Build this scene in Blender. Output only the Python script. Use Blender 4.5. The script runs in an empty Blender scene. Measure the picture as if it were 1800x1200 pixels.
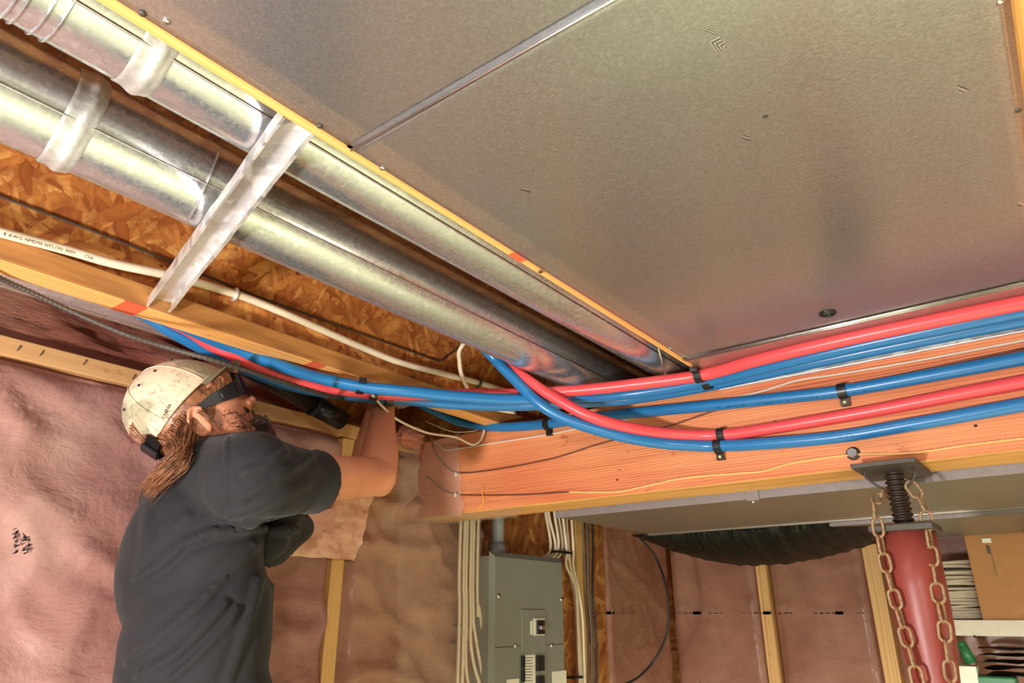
import bpy, bmesh, math, random
from mathutils import Vector, Matrix, noise
C = bpy.context.scene.collection
SC = bpy.context.scene
PI = math.pi
# ------------------------------------------------------------------ camera, light, exposure
FPX = 1225.0
PITCH = math.atan(482 / 1225.0); YAW = math.radians(37.8)
cp_, sp_ = math.cos(PITCH), math.sin(PITCH)
AWAY = Vector((-math.sin(YAW), math.cos(YAW), 0)); RIGHT = Vector((math.cos(YAW), math.sin(YAW), 0)); UPW = Vector((0, 0, 1))
FWD = AWAY * cp_ + UPW * sp_; CUP = AWAY * -sp_ + UPW * cp_
cam = bpy.data.cameras.new('camera'); camo = bpy.data.objects.new('camera', cam); C.objects.link(camo)
cam.sensor_width = 36; cam.lens = FPX / 1800 * 36; cam.clip_start = 0.02
M = Matrix((RIGHT, CUP, -FWD)).transposed().to_4x4(); camo.matrix_world = M
SC.camera = camo
w = bpy.data.worlds.new('world'); SC.world = w; w.use_nodes = True
w.node_tree.nodes['Background'].inputs[0].default_value = (0.95, 0.95, 1.0, 1); w.node_tree.nodes['Background'].inputs[1].default_value = 0.30
SC.view_settings.view_transform = 'Standard'; SC.view_settings.look = 'None'; SC.view_settings.gamma = 1; SC.view_settings.use_curve_mapping = False
SC.view_settings.exposure = 0.06
def area(name, loc, to, size, power, col):
    l = bpy.data.lights.new(name, 'AREA'); l.shape = 'DISK'; l.size = size; l.energy = power; l.color = col
    o = bpy.data.objects.new(name, l); C.objects.link(o); o.location = loc
    o.rotation_euler = (Vector(to) - Vector(loc)).to_track_quat('-Z', 'Y').to_euler(); return o
def point_light(name, loc, power, col, r=0.05):
    l = bpy.data.lights.new(name, 'POINT'); l.energy = power; l.color = col; l.shadow_soft_size = r
    o = bpy.data.objects.new(name, l); C.objects.link(o); o.location = loc; return o
area('work_lamp_light', (-0.62, -0.62, -0.34), (-0.80, 1.1, 0.34), 0.16, 38, (1.0, 0.96, 0.92))
point_light('room_fill_light', (0.75, -0.75, 0.10), 52, (1.0, 0.95, 0.87), 0.06)  # added point fill to brighten the left wall, not a fixture of the room
area('floor_fill_near', (0.1, 0.2, -0.35), (0.2, 0.5, -1.45), 0.3, 46, (0.98, 1.0, 0.94))  # added downward fill so the metal overhead reflects a bright floor
area('floor_fill_far', (0.3, 1.5, -0.45), (0.3, 1.9, -1.45), 0.3, 44, (0.98, 1.0, 0.88))  # second added downward fill, for the floor ahead mirrored in the sheet
point_light('far_fill_light', (1.35, 1.9, -0.3), 9.0, (1.0, 0.85, 0.66), 0.05)  # added fill to lift the dim far room, no bulb known there

# ------------------------------------------------------------------ geometry helpers
def ray(x, y): return FWD + RIGHT * ((x - 900) / FPX) + CUP * ((600 - y) / FPX)
def on(x, y, ax, v):
    d = ray(x, y); return d * (v / d[ax])
def onX(x, y, v): return on(x, y, 0, v)
def onY(x, y, v): return on(x, y, 1, v)
def onZ(x, y, v): return on(x, y, 2, v)
def dep(x, y, d): return ray(x, y) * d
ORG = {}
def put(me_or_bm, name, mat, parent=None, smooth=True, org=None):
    """link one mesh object; vertices arrive in world space"""
    if isinstance(me_or_bm, bmesh.types.BMesh):
        me = bpy.data.meshes.new(name); me_or_bm.to_mesh(me); me_or_bm.free()
    else:
        me = me_or_bm; me.name = name
    o = bpy.data.objects.new(name, me); C.objects.link(o)
    if parent is not None:
        base = ORG[parent.name]; o.parent = parent
    else:
        if org is None:
            xs = [v.co for v in me.vertices]
            lo = Vector([min(c[i] for c in xs) for i in range(3)]); hi = Vector([max(c[i] for c in xs) for i in range(3)])
            org = Vector(((lo.x + hi.x) / 2, (lo.y + hi.y) / 2, lo.z))
        base = Vector(org); o.location = base
    me.transform(Matrix.Translation(-base)); ORG[o.name] = base.copy()
    me.materials.clear()
    for m_ in (mat if isinstance(mat, (list, tuple)) else [mat]): me.materials.append(m_)
    if smooth:
        for p in me.polygons: p.use_smooth = True
    return o
def tag(o, label, cat, group=None, kind=None):
    o['label'] = label; o['category'] = cat
    if group: o['group'] = group
    if kind: o['kind'] = kind
    return o
def struct(o): o['kind'] = 'structure'; return o
def thing(name, label, cat, loc=(0, 0, 0), group=None):
    o = bpy.data.objects.new(name, None); C.objects.link(o); o.location = loc; o.empty_display_size = 0.05
    ORG[o.name] = Vector(loc); return tag(o, label, cat, group)
def NB(): return bmesh.new()
def addbox(bm, lo, hi, bev=0.0, mtx=None):
    r = bmesh.ops.create_cube(bm, size=1.0); vs = r['verts']
    lo = Vector(lo); hi = Vector(hi); c = (lo + hi) / 2; s = hi - lo
    for v in vs: v.co = Vector((v.co.x * s.x, v.co.y * s.y, v.co.z * s.z)) + c
    if bev > 0:
        es = list({e for v in vs for e in v.link_edges})
        g = bmesh.ops.bevel(bm, geom=es, offset=bev, segments=2, affect='EDGES', profile=0.5); vs = list({v for f in g['faces'] for v in f.verts} | {v for v in vs if v.is_valid})
    if mtx is not None: bmesh.ops.transform(bm, matrix=mtx, verts=[v for v in vs if v.is_valid])
    return vs
def box(lo, hi, bev=0.0, mtx=None):
    bm = NB(); addbox(bm, lo, hi, bev, mtx); return bm
def spline(pts, n=8):
    P = [Vector(p) for p in pts]
    if len(P) < 3 or n <= 1: return P
    out = []
    for i in range(len(P) - 1):
        p0 = P[i - 1] if i else P[0] * 2 - P[1]; p1 = P[i]; p2 = P[i + 1]; p3 = P[i + 2] if i + 2 < len(P) else P[-1] * 2 - P[-2]
        for k in range(n):
            t = k / n
            out.append(0.5 * ((2 * p1) + (p2 - p0) * t + (2 * p0 - 5 * p1 + 4 * p2 - p3) * t * t + (3 * p1 - p0 - 3 * p2 + p3) * t ** 3))
    out.append(P[-1]); return out
def frames(path):
    n = len(path); T = []
    for i in range(n):
        d = path[min(i + 1, n - 1)] - path[max(i - 1, 0)]; T.append(d.normalized() if d.length > 1e-9 else Vector((0, 0, 1)))
    a = Vector((0, 0, 1)) if abs(T[0].z) < 0.9 else Vector((1, 0, 0))
    N = [(a - T[0] * a.dot(T[0])).normalized()]
    for i in range(1, n):
        v = N[-1] - T[i] * N[-1].dot(T[i]); N.append(v.normalized() if v.length > 1e-9 else N[-1])
    return T, N
def addtube(bm, path, r, sides=10, flat=1.0, cap=True, closed=False):
    path = [Vector(p) for p in path]
    T, N = frames(path); n = len(path); rings = []
    for i, p in enumerate(path):
        rr = r[i] if isinstance(r, (list, tuple)) else r
        B = T[i].cross(N[i]); ring = []
        for k in range(sides):
            a = 2 * PI * k / sides
            ring.append(bm.verts.new(p + N[i] * (rr * math.cos(a) * flat) + B * (rr * math.sin(a))))
        rings.append(ring)
    m = n if closed else n - 1
    for i in range(m):
        A, Bq = rings[i], rings[(i + 1) % n]
        for k in range(sides):
            bm.faces.new((A[k], A[(k + 1) % sides], Bq[(k + 1) % sides], Bq[k]))
    if cap and not closed:
        bm.faces.new(list(reversed(rings[0]))); bm.faces.new(rings[-1])
def tube(path, r, sides=10, n=8, **k):
    bm = NB(); addtube(bm, spline(path, n), r, sides, **k); return bm
def cyl(bm, p0, p1, r0, r1=None, sides=20): addtube(bm, [p0, p1], [r0, r0 if r1 is None else r1], sides)
def ball(bm, c, r, sub=3, mtx=None):
    r = (r, r, r) if isinstance(r, (int, float)) else r
    g = bmesh.ops.create_icosphere(bm, subdivisions=sub, radius=1.0)
    m = Matrix.Translation(Vector(c)) @ (mtx.to_4x4() if mtx is not None else Matrix.Identity(4)) @ Matrix.Diagonal((r[0], r[1], r[2], 1))
    bmesh.ops.transform(bm, matrix=m, verts=g['verts'])
def capsule(bm, p0, p1, r0, r1):
    p0 = Vector(p0); p1 = Vector(p1); n = 5
    for i in range(n + 1):
        pass
    addtube(bm, [p0, p1], [r0, r1], 20); ball(bm, p0, r0, 3); ball(bm, p1, r1, 3)
def remesh(bm, voxel, iters=4, factor=0.5):
    me = bpy.data.meshes.new('tmp'); bm.to_mesh(me); bm.free()
    o = bpy.data.objects.new('tmp', me); C.objects.link(o)
    m = o.modifiers.new('r', 'REMESH'); m.mode = 'VOXEL'; m.voxel_size = voxel
    s = o.modifiers.new('s', 'SMOOTH'); s.factor = factor; s.iterations = iters
    dg = bpy.context.evaluated_depsgraph_get(); dg.update()
    out = bpy.data.meshes.new_from_object(o.evaluated_get(dg), depsgraph=dg)
    bpy.data.objects.remove(o); return out
def gridmesh(f, nu, nv):
    bm = NB(); V = [[bm.verts.new(f(i / nu, j / nv)) for j in range(nv + 1)] for i in range(nu + 1)]
    for i in range(nu):
        for j in range(nv): bm.faces.new((V[i][j], V[i + 1][j], V[i + 1][j + 1], V[i][j + 1]))
    return bm
_fc = {}
def glyph(ch):
    if ch in _fc: return _fc[ch]
    cu = bpy.data.curves.new('t', 'FONT'); cu.body = ch; cu.size = 1; cu.resolution_u = 2
    o = bpy.data.objects.new('t', cu); C.objects.link(o)
    dg = bpy.context.evaluated_depsgraph_get(); dg.update()
    me = bpy.data.meshes.new_from_object(o.evaluated_get(dg)); bpy.data.objects.remove(o)
    wd = max([v.co.x for v in me.vertices], default=0.25) + 0.08
    _fc[ch] = (me, wd); return _fc[ch]
def addtext(bm, s, place, size):
    """place(u) -> (point, xdir, ydir) for distance u along the line"""
    u = 0.0
    for ch in s:
        if ch == ' ': u += size * 0.35; continue
        me, wd = glyph(ch); vs = {}
        for p in me.polygons:
            fv = []
            for vi in p.vertices:
                if vi not in vs:
                    co = me.vertices[vi].co; P, X, Y = place(u + co.x * size)
                    vs[vi] = bm.verts.new(P + Y * (co.y * size))
                fv.append(vs[vi])
            try: bm.faces.new(fv)
            except ValueError: pass
        u += wd * size
    return u

# ------------------------------------------------------------------ materials
def s2l(c): return tuple(((x / 255) / 12.92 if x / 255 <= 0.04045 else ((x / 255 + 0.055) / 1.055) ** 2.4) for x in c)
class NT:
    def __init__(s, name, rough=0.5, metal=0.0):
        s.m = bpy.data.materials.new(name); s.m.use_nodes = True; s.t = s.m.node_tree; s.n = s.t.nodes
        s.b = s.n['Principled BSDF']; s.b.inputs['Roughness'].default_value = rough; s.b.inputs['Metallic'].default_value = metal
        s.tc = s.n.new('ShaderNodeTexCoord')
    def L(s, a, b): s.t.links.new(a, b)
    def mp(s, scale=(1, 1, 1), rot=(0, 0, 0), src=None):
        m = s.n.new('ShaderNodeMapping'); m.inputs['Scale'].default_value = scale; m.inputs['Rotation'].default_value = rot
        s.L(src or s.tc.outputs['Object'], m.inputs[0]); return m.outputs[0]
    def noise(s, vec, scale=5, detail=4, rough=0.5, dist=0.0):
        n = s.n.new('ShaderNodeTexNoise'); n.inputs['Scale'].default_value = scale; n.inputs['Detail'].default_value = detail
        n.inputs['Roughness'].default_value = rough; n.inputs['Distortion'].default_value = dist; s.L(vec, n.inputs['Vector']); return n.outputs['Fac']
    def wave(s, vec, scale=5, dist=2, detail=2, axis='X', dscale=1.0):
        n = s.n.new('ShaderNodeTexWave'); n.bands_direction = axis; n.inputs['Scale'].default_value = scale; n.inputs['Distortion'].default_value = dist
        n.inputs['Detail'].default_value = detail; n.inputs['Detail Scale'].default_value = dscale; s.L(vec, n.inputs['Vector']); return n.outputs['Fac']
    def vor(s, vec, scale=5, feature='F1', out='Color', rnd=1.0):
        n = s.n.new('ShaderNodeTexVoronoi'); n.feature = feature; n.inputs['Scale'].default_value = scale; n.inputs['Randomness'].default_value = rnd
        s.L(vec, n.inputs['Vector']); return n.outputs[out]
    def ramp(s, fac, stops, interp='LINEAR'):
        r = s.n.new('ShaderNodeValToRGB'); r.color_ramp.interpolation = interp; e = r.color_ramp.elements
        while len(e) > 1: e.remove(e[-1])
        for i, (p, c) in enumerate(stops):
            if isinstance(c, (int, float)): c = (c, c, c)
            if i == 0: e[0].position = p; e[0].color = (*c, 1)
            else: q = e.new(p); q.color = (*c, 1)
        s.L(fac, r.inputs[0]); return r.outputs[0]
    def mix(s, fac, a, b, mode='MIX'):
        m = s.n.new('ShaderNodeMix'); m.data_type = 'RGBA'; m.blend_type = mode
        for sock, v in ((m.inputs[0], fac), (m.inputs[6], a), (m.inputs[7], b)):
            if isinstance(v, (int, float)): sock.default_value = v if sock == m.inputs[0] else (v, v, v, 1)
            elif isinstance(v, tuple): sock.default_value = (*v, 1)
            else: s.L(v, sock)
        return m.outputs[2]
    def math(s, op, a, b=0.0):
        m = s.n.new('ShaderNodeMath'); m.operation = op
        for i, v in enumerate((a, b)):
            if isinstance(v, (int, float)): m.inputs[i].default_value = v
            else: s.L(v, m.inputs[i])
        return m.outputs[0]
    def col(s, v):
        if isinstance(v, tuple): s.b.inputs['Base Color'].default_value = (*v, 1)
        else: s.L(v, s.b.inputs['Base Color'])
    def rough(s, v): s.L(v, s.b.inputs['Roughness'])
    def bump(s, h, strength=0.3, dist=0.01, prev=None):
        b = s.n.new('ShaderNodeBump'); b.inputs['Strength'].default_value = strength; b.inputs['Distance'].default_value = dist
        s.L(h, b.inputs['Height'])
        if prev is not None: s.L(prev, b.inputs['Normal'])
        s.L(b.outputs[0], s.b.inputs['Normal']); return b.outputs[0]
    def set(s, **k):
        for a, v in k.items(): s.b.inputs[a.replace('_', ' ')].default_value = v
def plain(name, rgb, rough=0.5, metal=0.0, bump=None, var=0.12):
    t = NT(name, rough, metal); c = s2l(rgb); v = t.mp()
    f = t.noise(v, 30, 4)
    t.col(t.mix(f, tuple(x * (1 - var) for x in c), tuple(min(1, x * (1 + var)) for x in c)))
    if bump: t.bump(t.noise(v, bump[0], 3), bump[1], 0.002)
    return t.m
def wood(name, axis, dark, mid, light, ring=9, fine=1.0, red=None):
    t = NT(name, 0.6)
    k = {'X': (0.35, 6, 6), 'Y': (6, 0.35, 6), 'Z': (6, 6, 0.35)}[axis]; k2 = {'X': (1.2, 45, 45), 'Y': (45, 1.2, 45), 'Z': (45, 45, 1.2)}[axis]
    big = t.noise(t.mp(k), 1.3, 3, 0.5, 0.6)
    sc = {'X': (0.22, 1.6, 4.2), 'Y': (4.2, 0.22, 1.6), 'Z': (4.2, 1.6, 0.22)}[axis]
    wv = t.wave(t.mp(sc), ring, 9, 3, 'Z' if axis == 'X' else 'X', 0.8)
    g = t.noise(t.mp(k2), 1.5 * fine, 5, 0.6)
    c = t.ramp(wv, [(0.0, s2l(dark)), (0.35, s2l(mid)), (1.0, s2l(light))])
    c = t.mix(0.35, c, s2l(mid)); c = t.mix(t.ramp(big, [(0.35, 0.1), (0.6, 0.85)]), c, tuple((a + b) / 2 for a, b in zip(s2l(mid), s2l(light))))
    c = t.mix(0.25, c, t.ramp(g, [(0.3, s2l(dark)), (0.55, s2l(light))]), 'MIX')
    if red: c = t.mix(t.ramp(t.noise(t.mp((1.1, 1.1, 3)), 1.1, 2), [(0.4, 0.0), (0.62, 0.75)]), c, s2l(red), 'MULTIPLY')
    sp = t.ramp(t.noise(t.mp((8, 8, 14)), 1.6, 3, 0.6), [(0.66, 0.0), (0.72, 0.55)])
    c = t.mix(sp, c, s2l(dark))
    t.col(c); t.bump(g, 0.15, 0.002); return t.m
def osb(name, plane='YZ', tint=1.0, sc=1.0):
    t = NT(name, 0.7)
    base = t.mp((sc, sc, sc))
    wn = t.n.new('ShaderNodeTexNoise'); wn.inputs['Scale'].default_value = 7; t.L(base, wn.inputs['Vector'])
    warp = t.mix(0.03, base, wn.outputs['Color'], 'ADD')
    P = []
    for i, (ang, ly, lz) in enumerate(((0.25, 13, 46), (1.2, 15, 55), (-0.7, 12, 42), (2.1, 18, 60))):
        rv = t.mp((1, 1, 1), (ang, 0, 0), warp); mv = t.mp((3.0, ly, lz), (0, 0, 0), rv)
        v = t.vor(mv, 1.0, 'F1', 'Color'); dd = t.vor(mv, 1.0, 'F1', 'Distance'); sep = t.n.new('ShaderNodeSeparateColor'); t.L(v, sep.inputs[0])
        P.append((sep.outputs[0], sep.outputs[1], dd))
    pr, f, dist_ = P[0]
    for q in P[1:]:
        gt = t.math('GREATER_THAN', q[0], pr); f = t.mix(gt, f, q[1]); dist_ = t.mix(gt, dist_, q[2]); pr = t.math('MAXIMUM', pr, q[0])
    g = t.noise(t.mp((60, 60, 9), (0.5, 0, 0), warp), 1.5, 4, 0.6)
    f2 = t.mix(0.42, f, g)
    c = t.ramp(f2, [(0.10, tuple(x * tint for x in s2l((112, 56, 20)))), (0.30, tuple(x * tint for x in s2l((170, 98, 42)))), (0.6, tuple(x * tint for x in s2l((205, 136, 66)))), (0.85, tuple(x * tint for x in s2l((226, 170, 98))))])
    sp = t.ramp(t.noise(base, 22, 3, 0.6), [(0.66, 0.0), (0.70, 0.85)])
    edge = t.ramp(dist_, [(0.40, 0.0), (0.75, 0.5)])
    c = t.mix(edge, c, tuple(x * tint for x in s2l((128, 62, 26))))
    g2 = t.noise(t.mp((90, 90, 140), (0.2, 0, 0.3), warp), 1.0, 5, 0.7); c = t.mix(t.ramp(g2, [(0.42, 0.0), (0.62, 0.4)]), c, tuple(x * tint for x in s2l((150, 78, 34))))
    c = t.mix(sp, c, s2l((96, 38, 16)))
    t.col(c); t.bump(f2, 0.35, 0.003); return t.m
def galv(name, rough=0.3, base=(0.68, 0.68, 0.66), spang=70, grain=0.25, streak=None, gscale=260, rvar=0.12, fleck=0.0, metal=0.85):
    t = NT(name, rough, metal); v = t.mp()
    vo = t.vor(v, spang, 'F1', 'Color'); sp = t.n.new('ShaderNodeSeparateColor'); t.L(vo, sp.inputs[0])
    fine = t.noise(v, gscale, 2, 0.6); blot = t.noise(v, 9, 4, 0.6)
    f = t.mix(0.5, sp.outputs[0], fine)
    t.col(t.ramp(f, [(0.2, tuple(b * 0.92 for b in base)), (0.8, tuple(min(1, b * 1.07) for b in base))]))
    if fleck:
        fl = t.ramp(t.noise(t.mp((1, 1, 1)), gscale * 0.8, 2, 0.5), [(0.56, 0.0), (0.66, fleck)])
        lastc = t.b.inputs['Base Color'].links[0].from_socket; t.col(t.mix(fl, lastc, (0.95, 0.95, 0.95)))
    r = t.ramp(t.mix(0.5, sp.outputs[0], blot), [(0.25, max(0.05, rough - rvar)), (0.75, rough + rvar)]); t.rough(r)
    t.bump(fine, grain, 0.0015); return t.m
MAT = {}
MAT['sheet'] = galv('galvanised_sheet', 0.25, (0.80, 0.81, 0.82), 500, 0.10, gscale=300, rvar=0.02, fleck=0.6, metal=0.84)
MAT['duct'] = galv('galvanised_pipe', 0.22, (0.60, 0.61, 0.63), 220, 0.03, gscale=110, rvar=0.06, fleck=0.3, metal=0.85)
MAT['channel'] = galv('channel_metal', 0.48, (0.82, 0.82, 0.82), 50, 0.2)
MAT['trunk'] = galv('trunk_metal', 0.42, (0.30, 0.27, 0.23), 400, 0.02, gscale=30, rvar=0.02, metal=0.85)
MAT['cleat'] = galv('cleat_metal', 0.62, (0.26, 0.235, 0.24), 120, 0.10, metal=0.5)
MAT['foil'] = galv('foil_tape', 0.5, (0.52, 0.51, 0.49), 40, 0.6, gscale=90, metal=0.6)
MAT['bright'] = plain('bright_steel', (215, 215, 212), 0.28, 1.0)
MAT['steel'] = plain('dark_steel', (88, 82, 78), 0.6, 0.7, (200, 0.4))
MAT['thread'] = plain('blackened_steel', (74, 62, 56), 0.5, 0.7)
MAT['beam'] = wood('beam_wood', 'X', (150, 66, 34), (214, 120, 74), (238, 164, 112), 13, 1.0, (226, 150, 124))
MAT['beam_under'] = wood('beam_edge_wood', 'X', (150, 92, 34), (205, 142, 70), (226, 172, 100), 7)
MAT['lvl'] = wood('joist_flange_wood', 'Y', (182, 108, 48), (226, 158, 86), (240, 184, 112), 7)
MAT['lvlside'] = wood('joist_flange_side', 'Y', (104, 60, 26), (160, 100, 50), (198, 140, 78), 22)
MAT['redmark'] = plain('red_joint_mark', (214, 92, 58), 0.6)
MAT['plate'] = wood('plate_wood', 'Y', (160, 108, 62), (196, 146, 96), (212, 164, 112), 5)
MAT['stud'] = wood('stud_wood', 'Z', (184, 132, 78), (214, 166, 104), (228, 184, 120), 5)
MAT['osb'] = osb('osb_web', sc=1.15, tint=1.08)
MAT['osb2'] = osb('osb_board', sc=0.8, tint=0.85)
MAT['white_cable'] = plain('white_cable_jacket', (226, 210, 186), 0.42, 0, (120, 0.15))
MAT['thin_white'] = plain('thin_white_wire', (214, 196, 178), 0.5)
MAT['black'] = plain('black_plastic', (26, 26, 28), 0.35)
MAT['black_wire'] = plain('black_wire_jacket', (66, 56, 50), 0.55)
MAT['grey_wire'] = plain('grey_wire_jacket', (110, 98, 88), 0.6)
MAT['brown_wire'] = plain('brown_wire', (112, 66, 50), 0.5)
MAT['copper'] = plain('copper_pair', (246, 196, 132), 0.35, 0.3)
MAT['red_pex'] = plain('red_pex', (230, 76, 82), 0.34, 0, None, 0.03)
MAT['blue_pex'] = plain('blue_pex', (34, 112, 172), 0.30, 0, None, 0.03)
for k in ('red_pex', 'blue_pex'): MAT[k].node_tree.nodes['Principled BSDF'].inputs['Subsurface Weight'].default_value = 0.0
MAT['ink'] = plain('black_ink', (34, 30, 30), 0.7)
MAT['redpost'] = plain('red_oxide_paint', (144, 62, 54), 0.40, 0, (14, 0.12), 0.10)
MAT['panel'] = plain('grey_enamel', (132, 134, 126), 0.42, 0, None, 0.03)
MAT['panelside'] = plain('grey_enamel_box', (142, 140, 134), 0.5, 0, None, 0.03)
MAT['conduit'] = plain('grey_pvc', (134, 134, 134), 0.45)
MAT['paper'] = plain('white_paper', (226, 222, 206), 0.7)
MAT['whiteboard'] = plain('white_melamine', (196, 186, 166), 0.5)
MAT['card'] = plain('cardboard', (166, 116, 68), 0.75)
MAT['concrete'] = plain('floor_concrete', (190, 190, 152), 0.8, 0, (12, 0.2))
MAT['drywall'] = plain('painted_wall', (176, 172, 132), 0.8)
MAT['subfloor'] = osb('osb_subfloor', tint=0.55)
MAT['green'] = plain('green_plastic', (40, 110, 62), 0.4)
MAT['tan'] = plain('tan_plastic', (206, 190, 160), 0.5)
def chainmat():
    t = NT('rusty_chain', 0.6, 0.35); v = t.mp(); f = t.noise(v, 60, 4, 0.7)
    t.col(t.ramp(f, [(0.3, s2l((112, 80, 58))), (0.5, s2l((168, 142, 110))), (0.66, s2l((150, 92, 58)))])); t.bump(f, 0.5, 0.002); return t.m
MAT['chain'] = chainmat()
def insul(name, a, b, c, coat=0.6, bscale=9, bst=0.5, fib=False):
    t = NT(name, 0.62); v = t.mp()
    n1 = t.noise(v, 3.2, 5, 0.55, 0.3); n2 = t.noise(t.mp((1, 1, 1.5) if not fib else (1, 0.25, 1.4)), bscale, 6, 0.6, 0.25)
    cc = t.ramp(n1, [(0.32, s2l(a)), (0.5, s2l(b)), (0.7, s2l(c))])
    cc = t.mix(t.ramp(n2, [(0.35, 0.45), (0.6, 0.0)]), cc, s2l(a))
    t.col(cc); t.set(Coat_Weight=coat, Coat_Roughness=0.22)
    p = t.bump(n2, bst, 0.02)
    if fib: t.bump(t.noise(t.mp((3, 9, 40)), 3, 6, 0.7, 1.0), 0.7, 0.02, p)
    return t.m
MAT['pink'] = insul('pink_insulation_under_poly', (204, 146, 136), (222, 168, 158), (232, 190, 176), 0.3, 9, 0.6)
MAT['pinkB'] = insul('tan_pink_insulation_under_poly', (206, 150, 128), (230, 180, 156), (240, 202, 174), 0.4, 9, 0.5)
MAT['pinkfar'] = insul('far_pink_insulation', (188, 128, 106), (210, 152, 128), (222, 172, 146), 0.4)
MAT['rim'] = insul('raw_pink_batt', (206, 116, 98), (228, 146, 124), (242, 186, 158), 0.0, 14, 0.7, True)
def poly(name='clear_poly_film', amt=0.11):
    t = NT(name, 0.22); t.col(s2l((236, 214, 200)))
    tr = t.n.new('ShaderNodeBsdfTransparent'); mx = t.n.new('ShaderNodeMixShader'); mx.inputs[0].default_value = amt
    t.L(tr.outputs[0], mx.inputs[1]); t.L(t.b.outputs[0], mx.inputs[2]); t.L(mx.outputs[0], t.n['Material Output'].inputs[0])
    t.bump(t.noise(t.mp(), 14, 4, 0.6, 1.5), 0.3, 0.006); return t.m
MAT['poly'] = poly(); MAT['milky'] = poly('milky_poly_film', 0.27)
def blackpoly():
    t = NT('black_poly_bag', 0.22); t.col(s2l((22, 28, 24))); t.bump(t.noise(t.mp((12, 1.5, 1.5)), 3, 5, 0.6, 0.8), 1.0, 0.03); return t.m
MAT['blackpoly'] = blackpoly()

# ------------------------------------------------------------------ dimensions
HJ = 0.49           # underside of the joists above the camera
BY, BZ = 1.465, 0.262   # beam front face, beam underside
WX = -1.5           # left wall
FY = 3.1            # far wall
FLOOR = -1.45
SUB = 0.732
# ------------------------------------------------------------------ room shell
struct(put(box((-1.75, -3.2, FLOOR - 0.1), (3.3, 3.4, FLOOR)), 'floor', MAT['concrete'], smooth=False))
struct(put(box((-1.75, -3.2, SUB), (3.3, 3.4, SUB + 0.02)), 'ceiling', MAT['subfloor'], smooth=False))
struct(put(box((WX - 0.25, -3.2, FLOOR), (WX - 0.11, 3.4, SUB)), 'wall_left', MAT['osb2'], smooth=False))
struct(put(box((-1.61, FY + 0.09, FLOOR), (3.2, FY + 0.2, SUB)), 'wall_far', MAT['osb2'], smooth=False))
struct(put(box((3.0, -3.1, FLOOR), (3.2, FY + 0.09, SUB)), 'wall_right', MAT['drywall'], smooth=False))
struct(put(box((-1.61, -3.2, FLOOR), (3.0, -3.1, SUB)), 'wall_back', MAT['drywall'], smooth=False))

def crease(p, s=1.0):
    n = noise.fractal(p * 2.2, 1.0, 2.0, 3)
    r1 = 1 - abs(noise.noise(Vector((p.x, p.y * 2.0, p.z * 4.2)) * 1.3 + Vector((3, 7, 1)))) * 5
    r2 = 1 - abs(noise.noise(Vector((p.x, p.y * 3.1 + p.z * 2.5, p.z * 3.0)) * 1.9 + Vector((9, 2, 5)))) * 5
    return (n * 0.020 + max(0, r1) * 0.012 + max(0, r2) * 0.008) * s
def wallpiece(y0, y1, z0, z1, base, mat, label, bulge=0.02, s=1.0, edge=0.02):
    ny = max(4, int((y1 - y0) / 0.012)); nz = max(4, int((z1 - z0) / 0.014))
    def f(u, v):
        y = y0 + (y1 - y0) * u; z = z0 + (z1 - z0) * v
        e = min(1, min(u, 1 - u) * (y1 - y0) / edge) * min(1, min(v, 1 - v) * (z1 - z0) / edge)
        return Vector((base - 0.02 + (0.02 + bulge * 0.3 + crease(Vector((0, y, z)), s)) * e, y, z))
    bm = gridmesh(f, ny, nz)
    bmesh.ops.solidify(bm, geom=bm.faces[:], thickness=0.03)
    return tag(put(bm, 'insulation_batt', mat), label, 'insulation')
def farpiece(x0, x1, z0, z1, mat, label):
    nx = int((x1 - x0) / 0.02); nz = int((z1 - z0) / 0.02)
    def f(u, v):
        x = x0 + (x1 - x0) * u; z = z0 + (z1 - z0) * v
        e = min(1, min(u, 1 - u) * (x1 - x0) / 0.02)
        return Vector((x, FY + 0.02 - (0.02 + crease(Vector((x, 4.2, z)), 0.5)) * e, z))
    bm = gridmesh(f, nx, nz); bmesh.ops.solidify(bm, geom=bm.faces[:], thickness=-0.03)
    return tag(put(bm, 'insulation_batt', mat), label, 'insulation')
YS = 1.205
wallpiece(-1.2, YS - 0.026, -1.4, 0.45, WX, MAT['pink'], 'pink insulation under clear film on the wall behind the man, left of the bare stud', 0.03, 1.6)
wallpiece(YS + 0.024, 1.80, -1.4, 0.45, WX, MAT['pinkB'], 'crumpled pink insulation between the bare stud and the electrical panel', 0.03, 1.7)
wallpiece(2.53, FY - 0.0, -1.4, 0.45, WX, MAT['pinkfar'], 'narrow pink insulation strip right of the particle board in the far corner', 0.01, 0.4)
farpiece(-1.49, -1.095, -1.4, 0.5, MAT['pinkfar'], 'far wall insulation left of the light stud, behind the black wire loop')
farpiece(-1.035, -0.66, -1.4, 0.5, MAT['pinkfar'], 'far wall insulation between the light stud and the red post')
farpiece(-0.60, 1.2, -1.4, 0.5, MAT['pinkfar'], 'far wall insulation right of the red post, behind the shelf')
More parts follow.
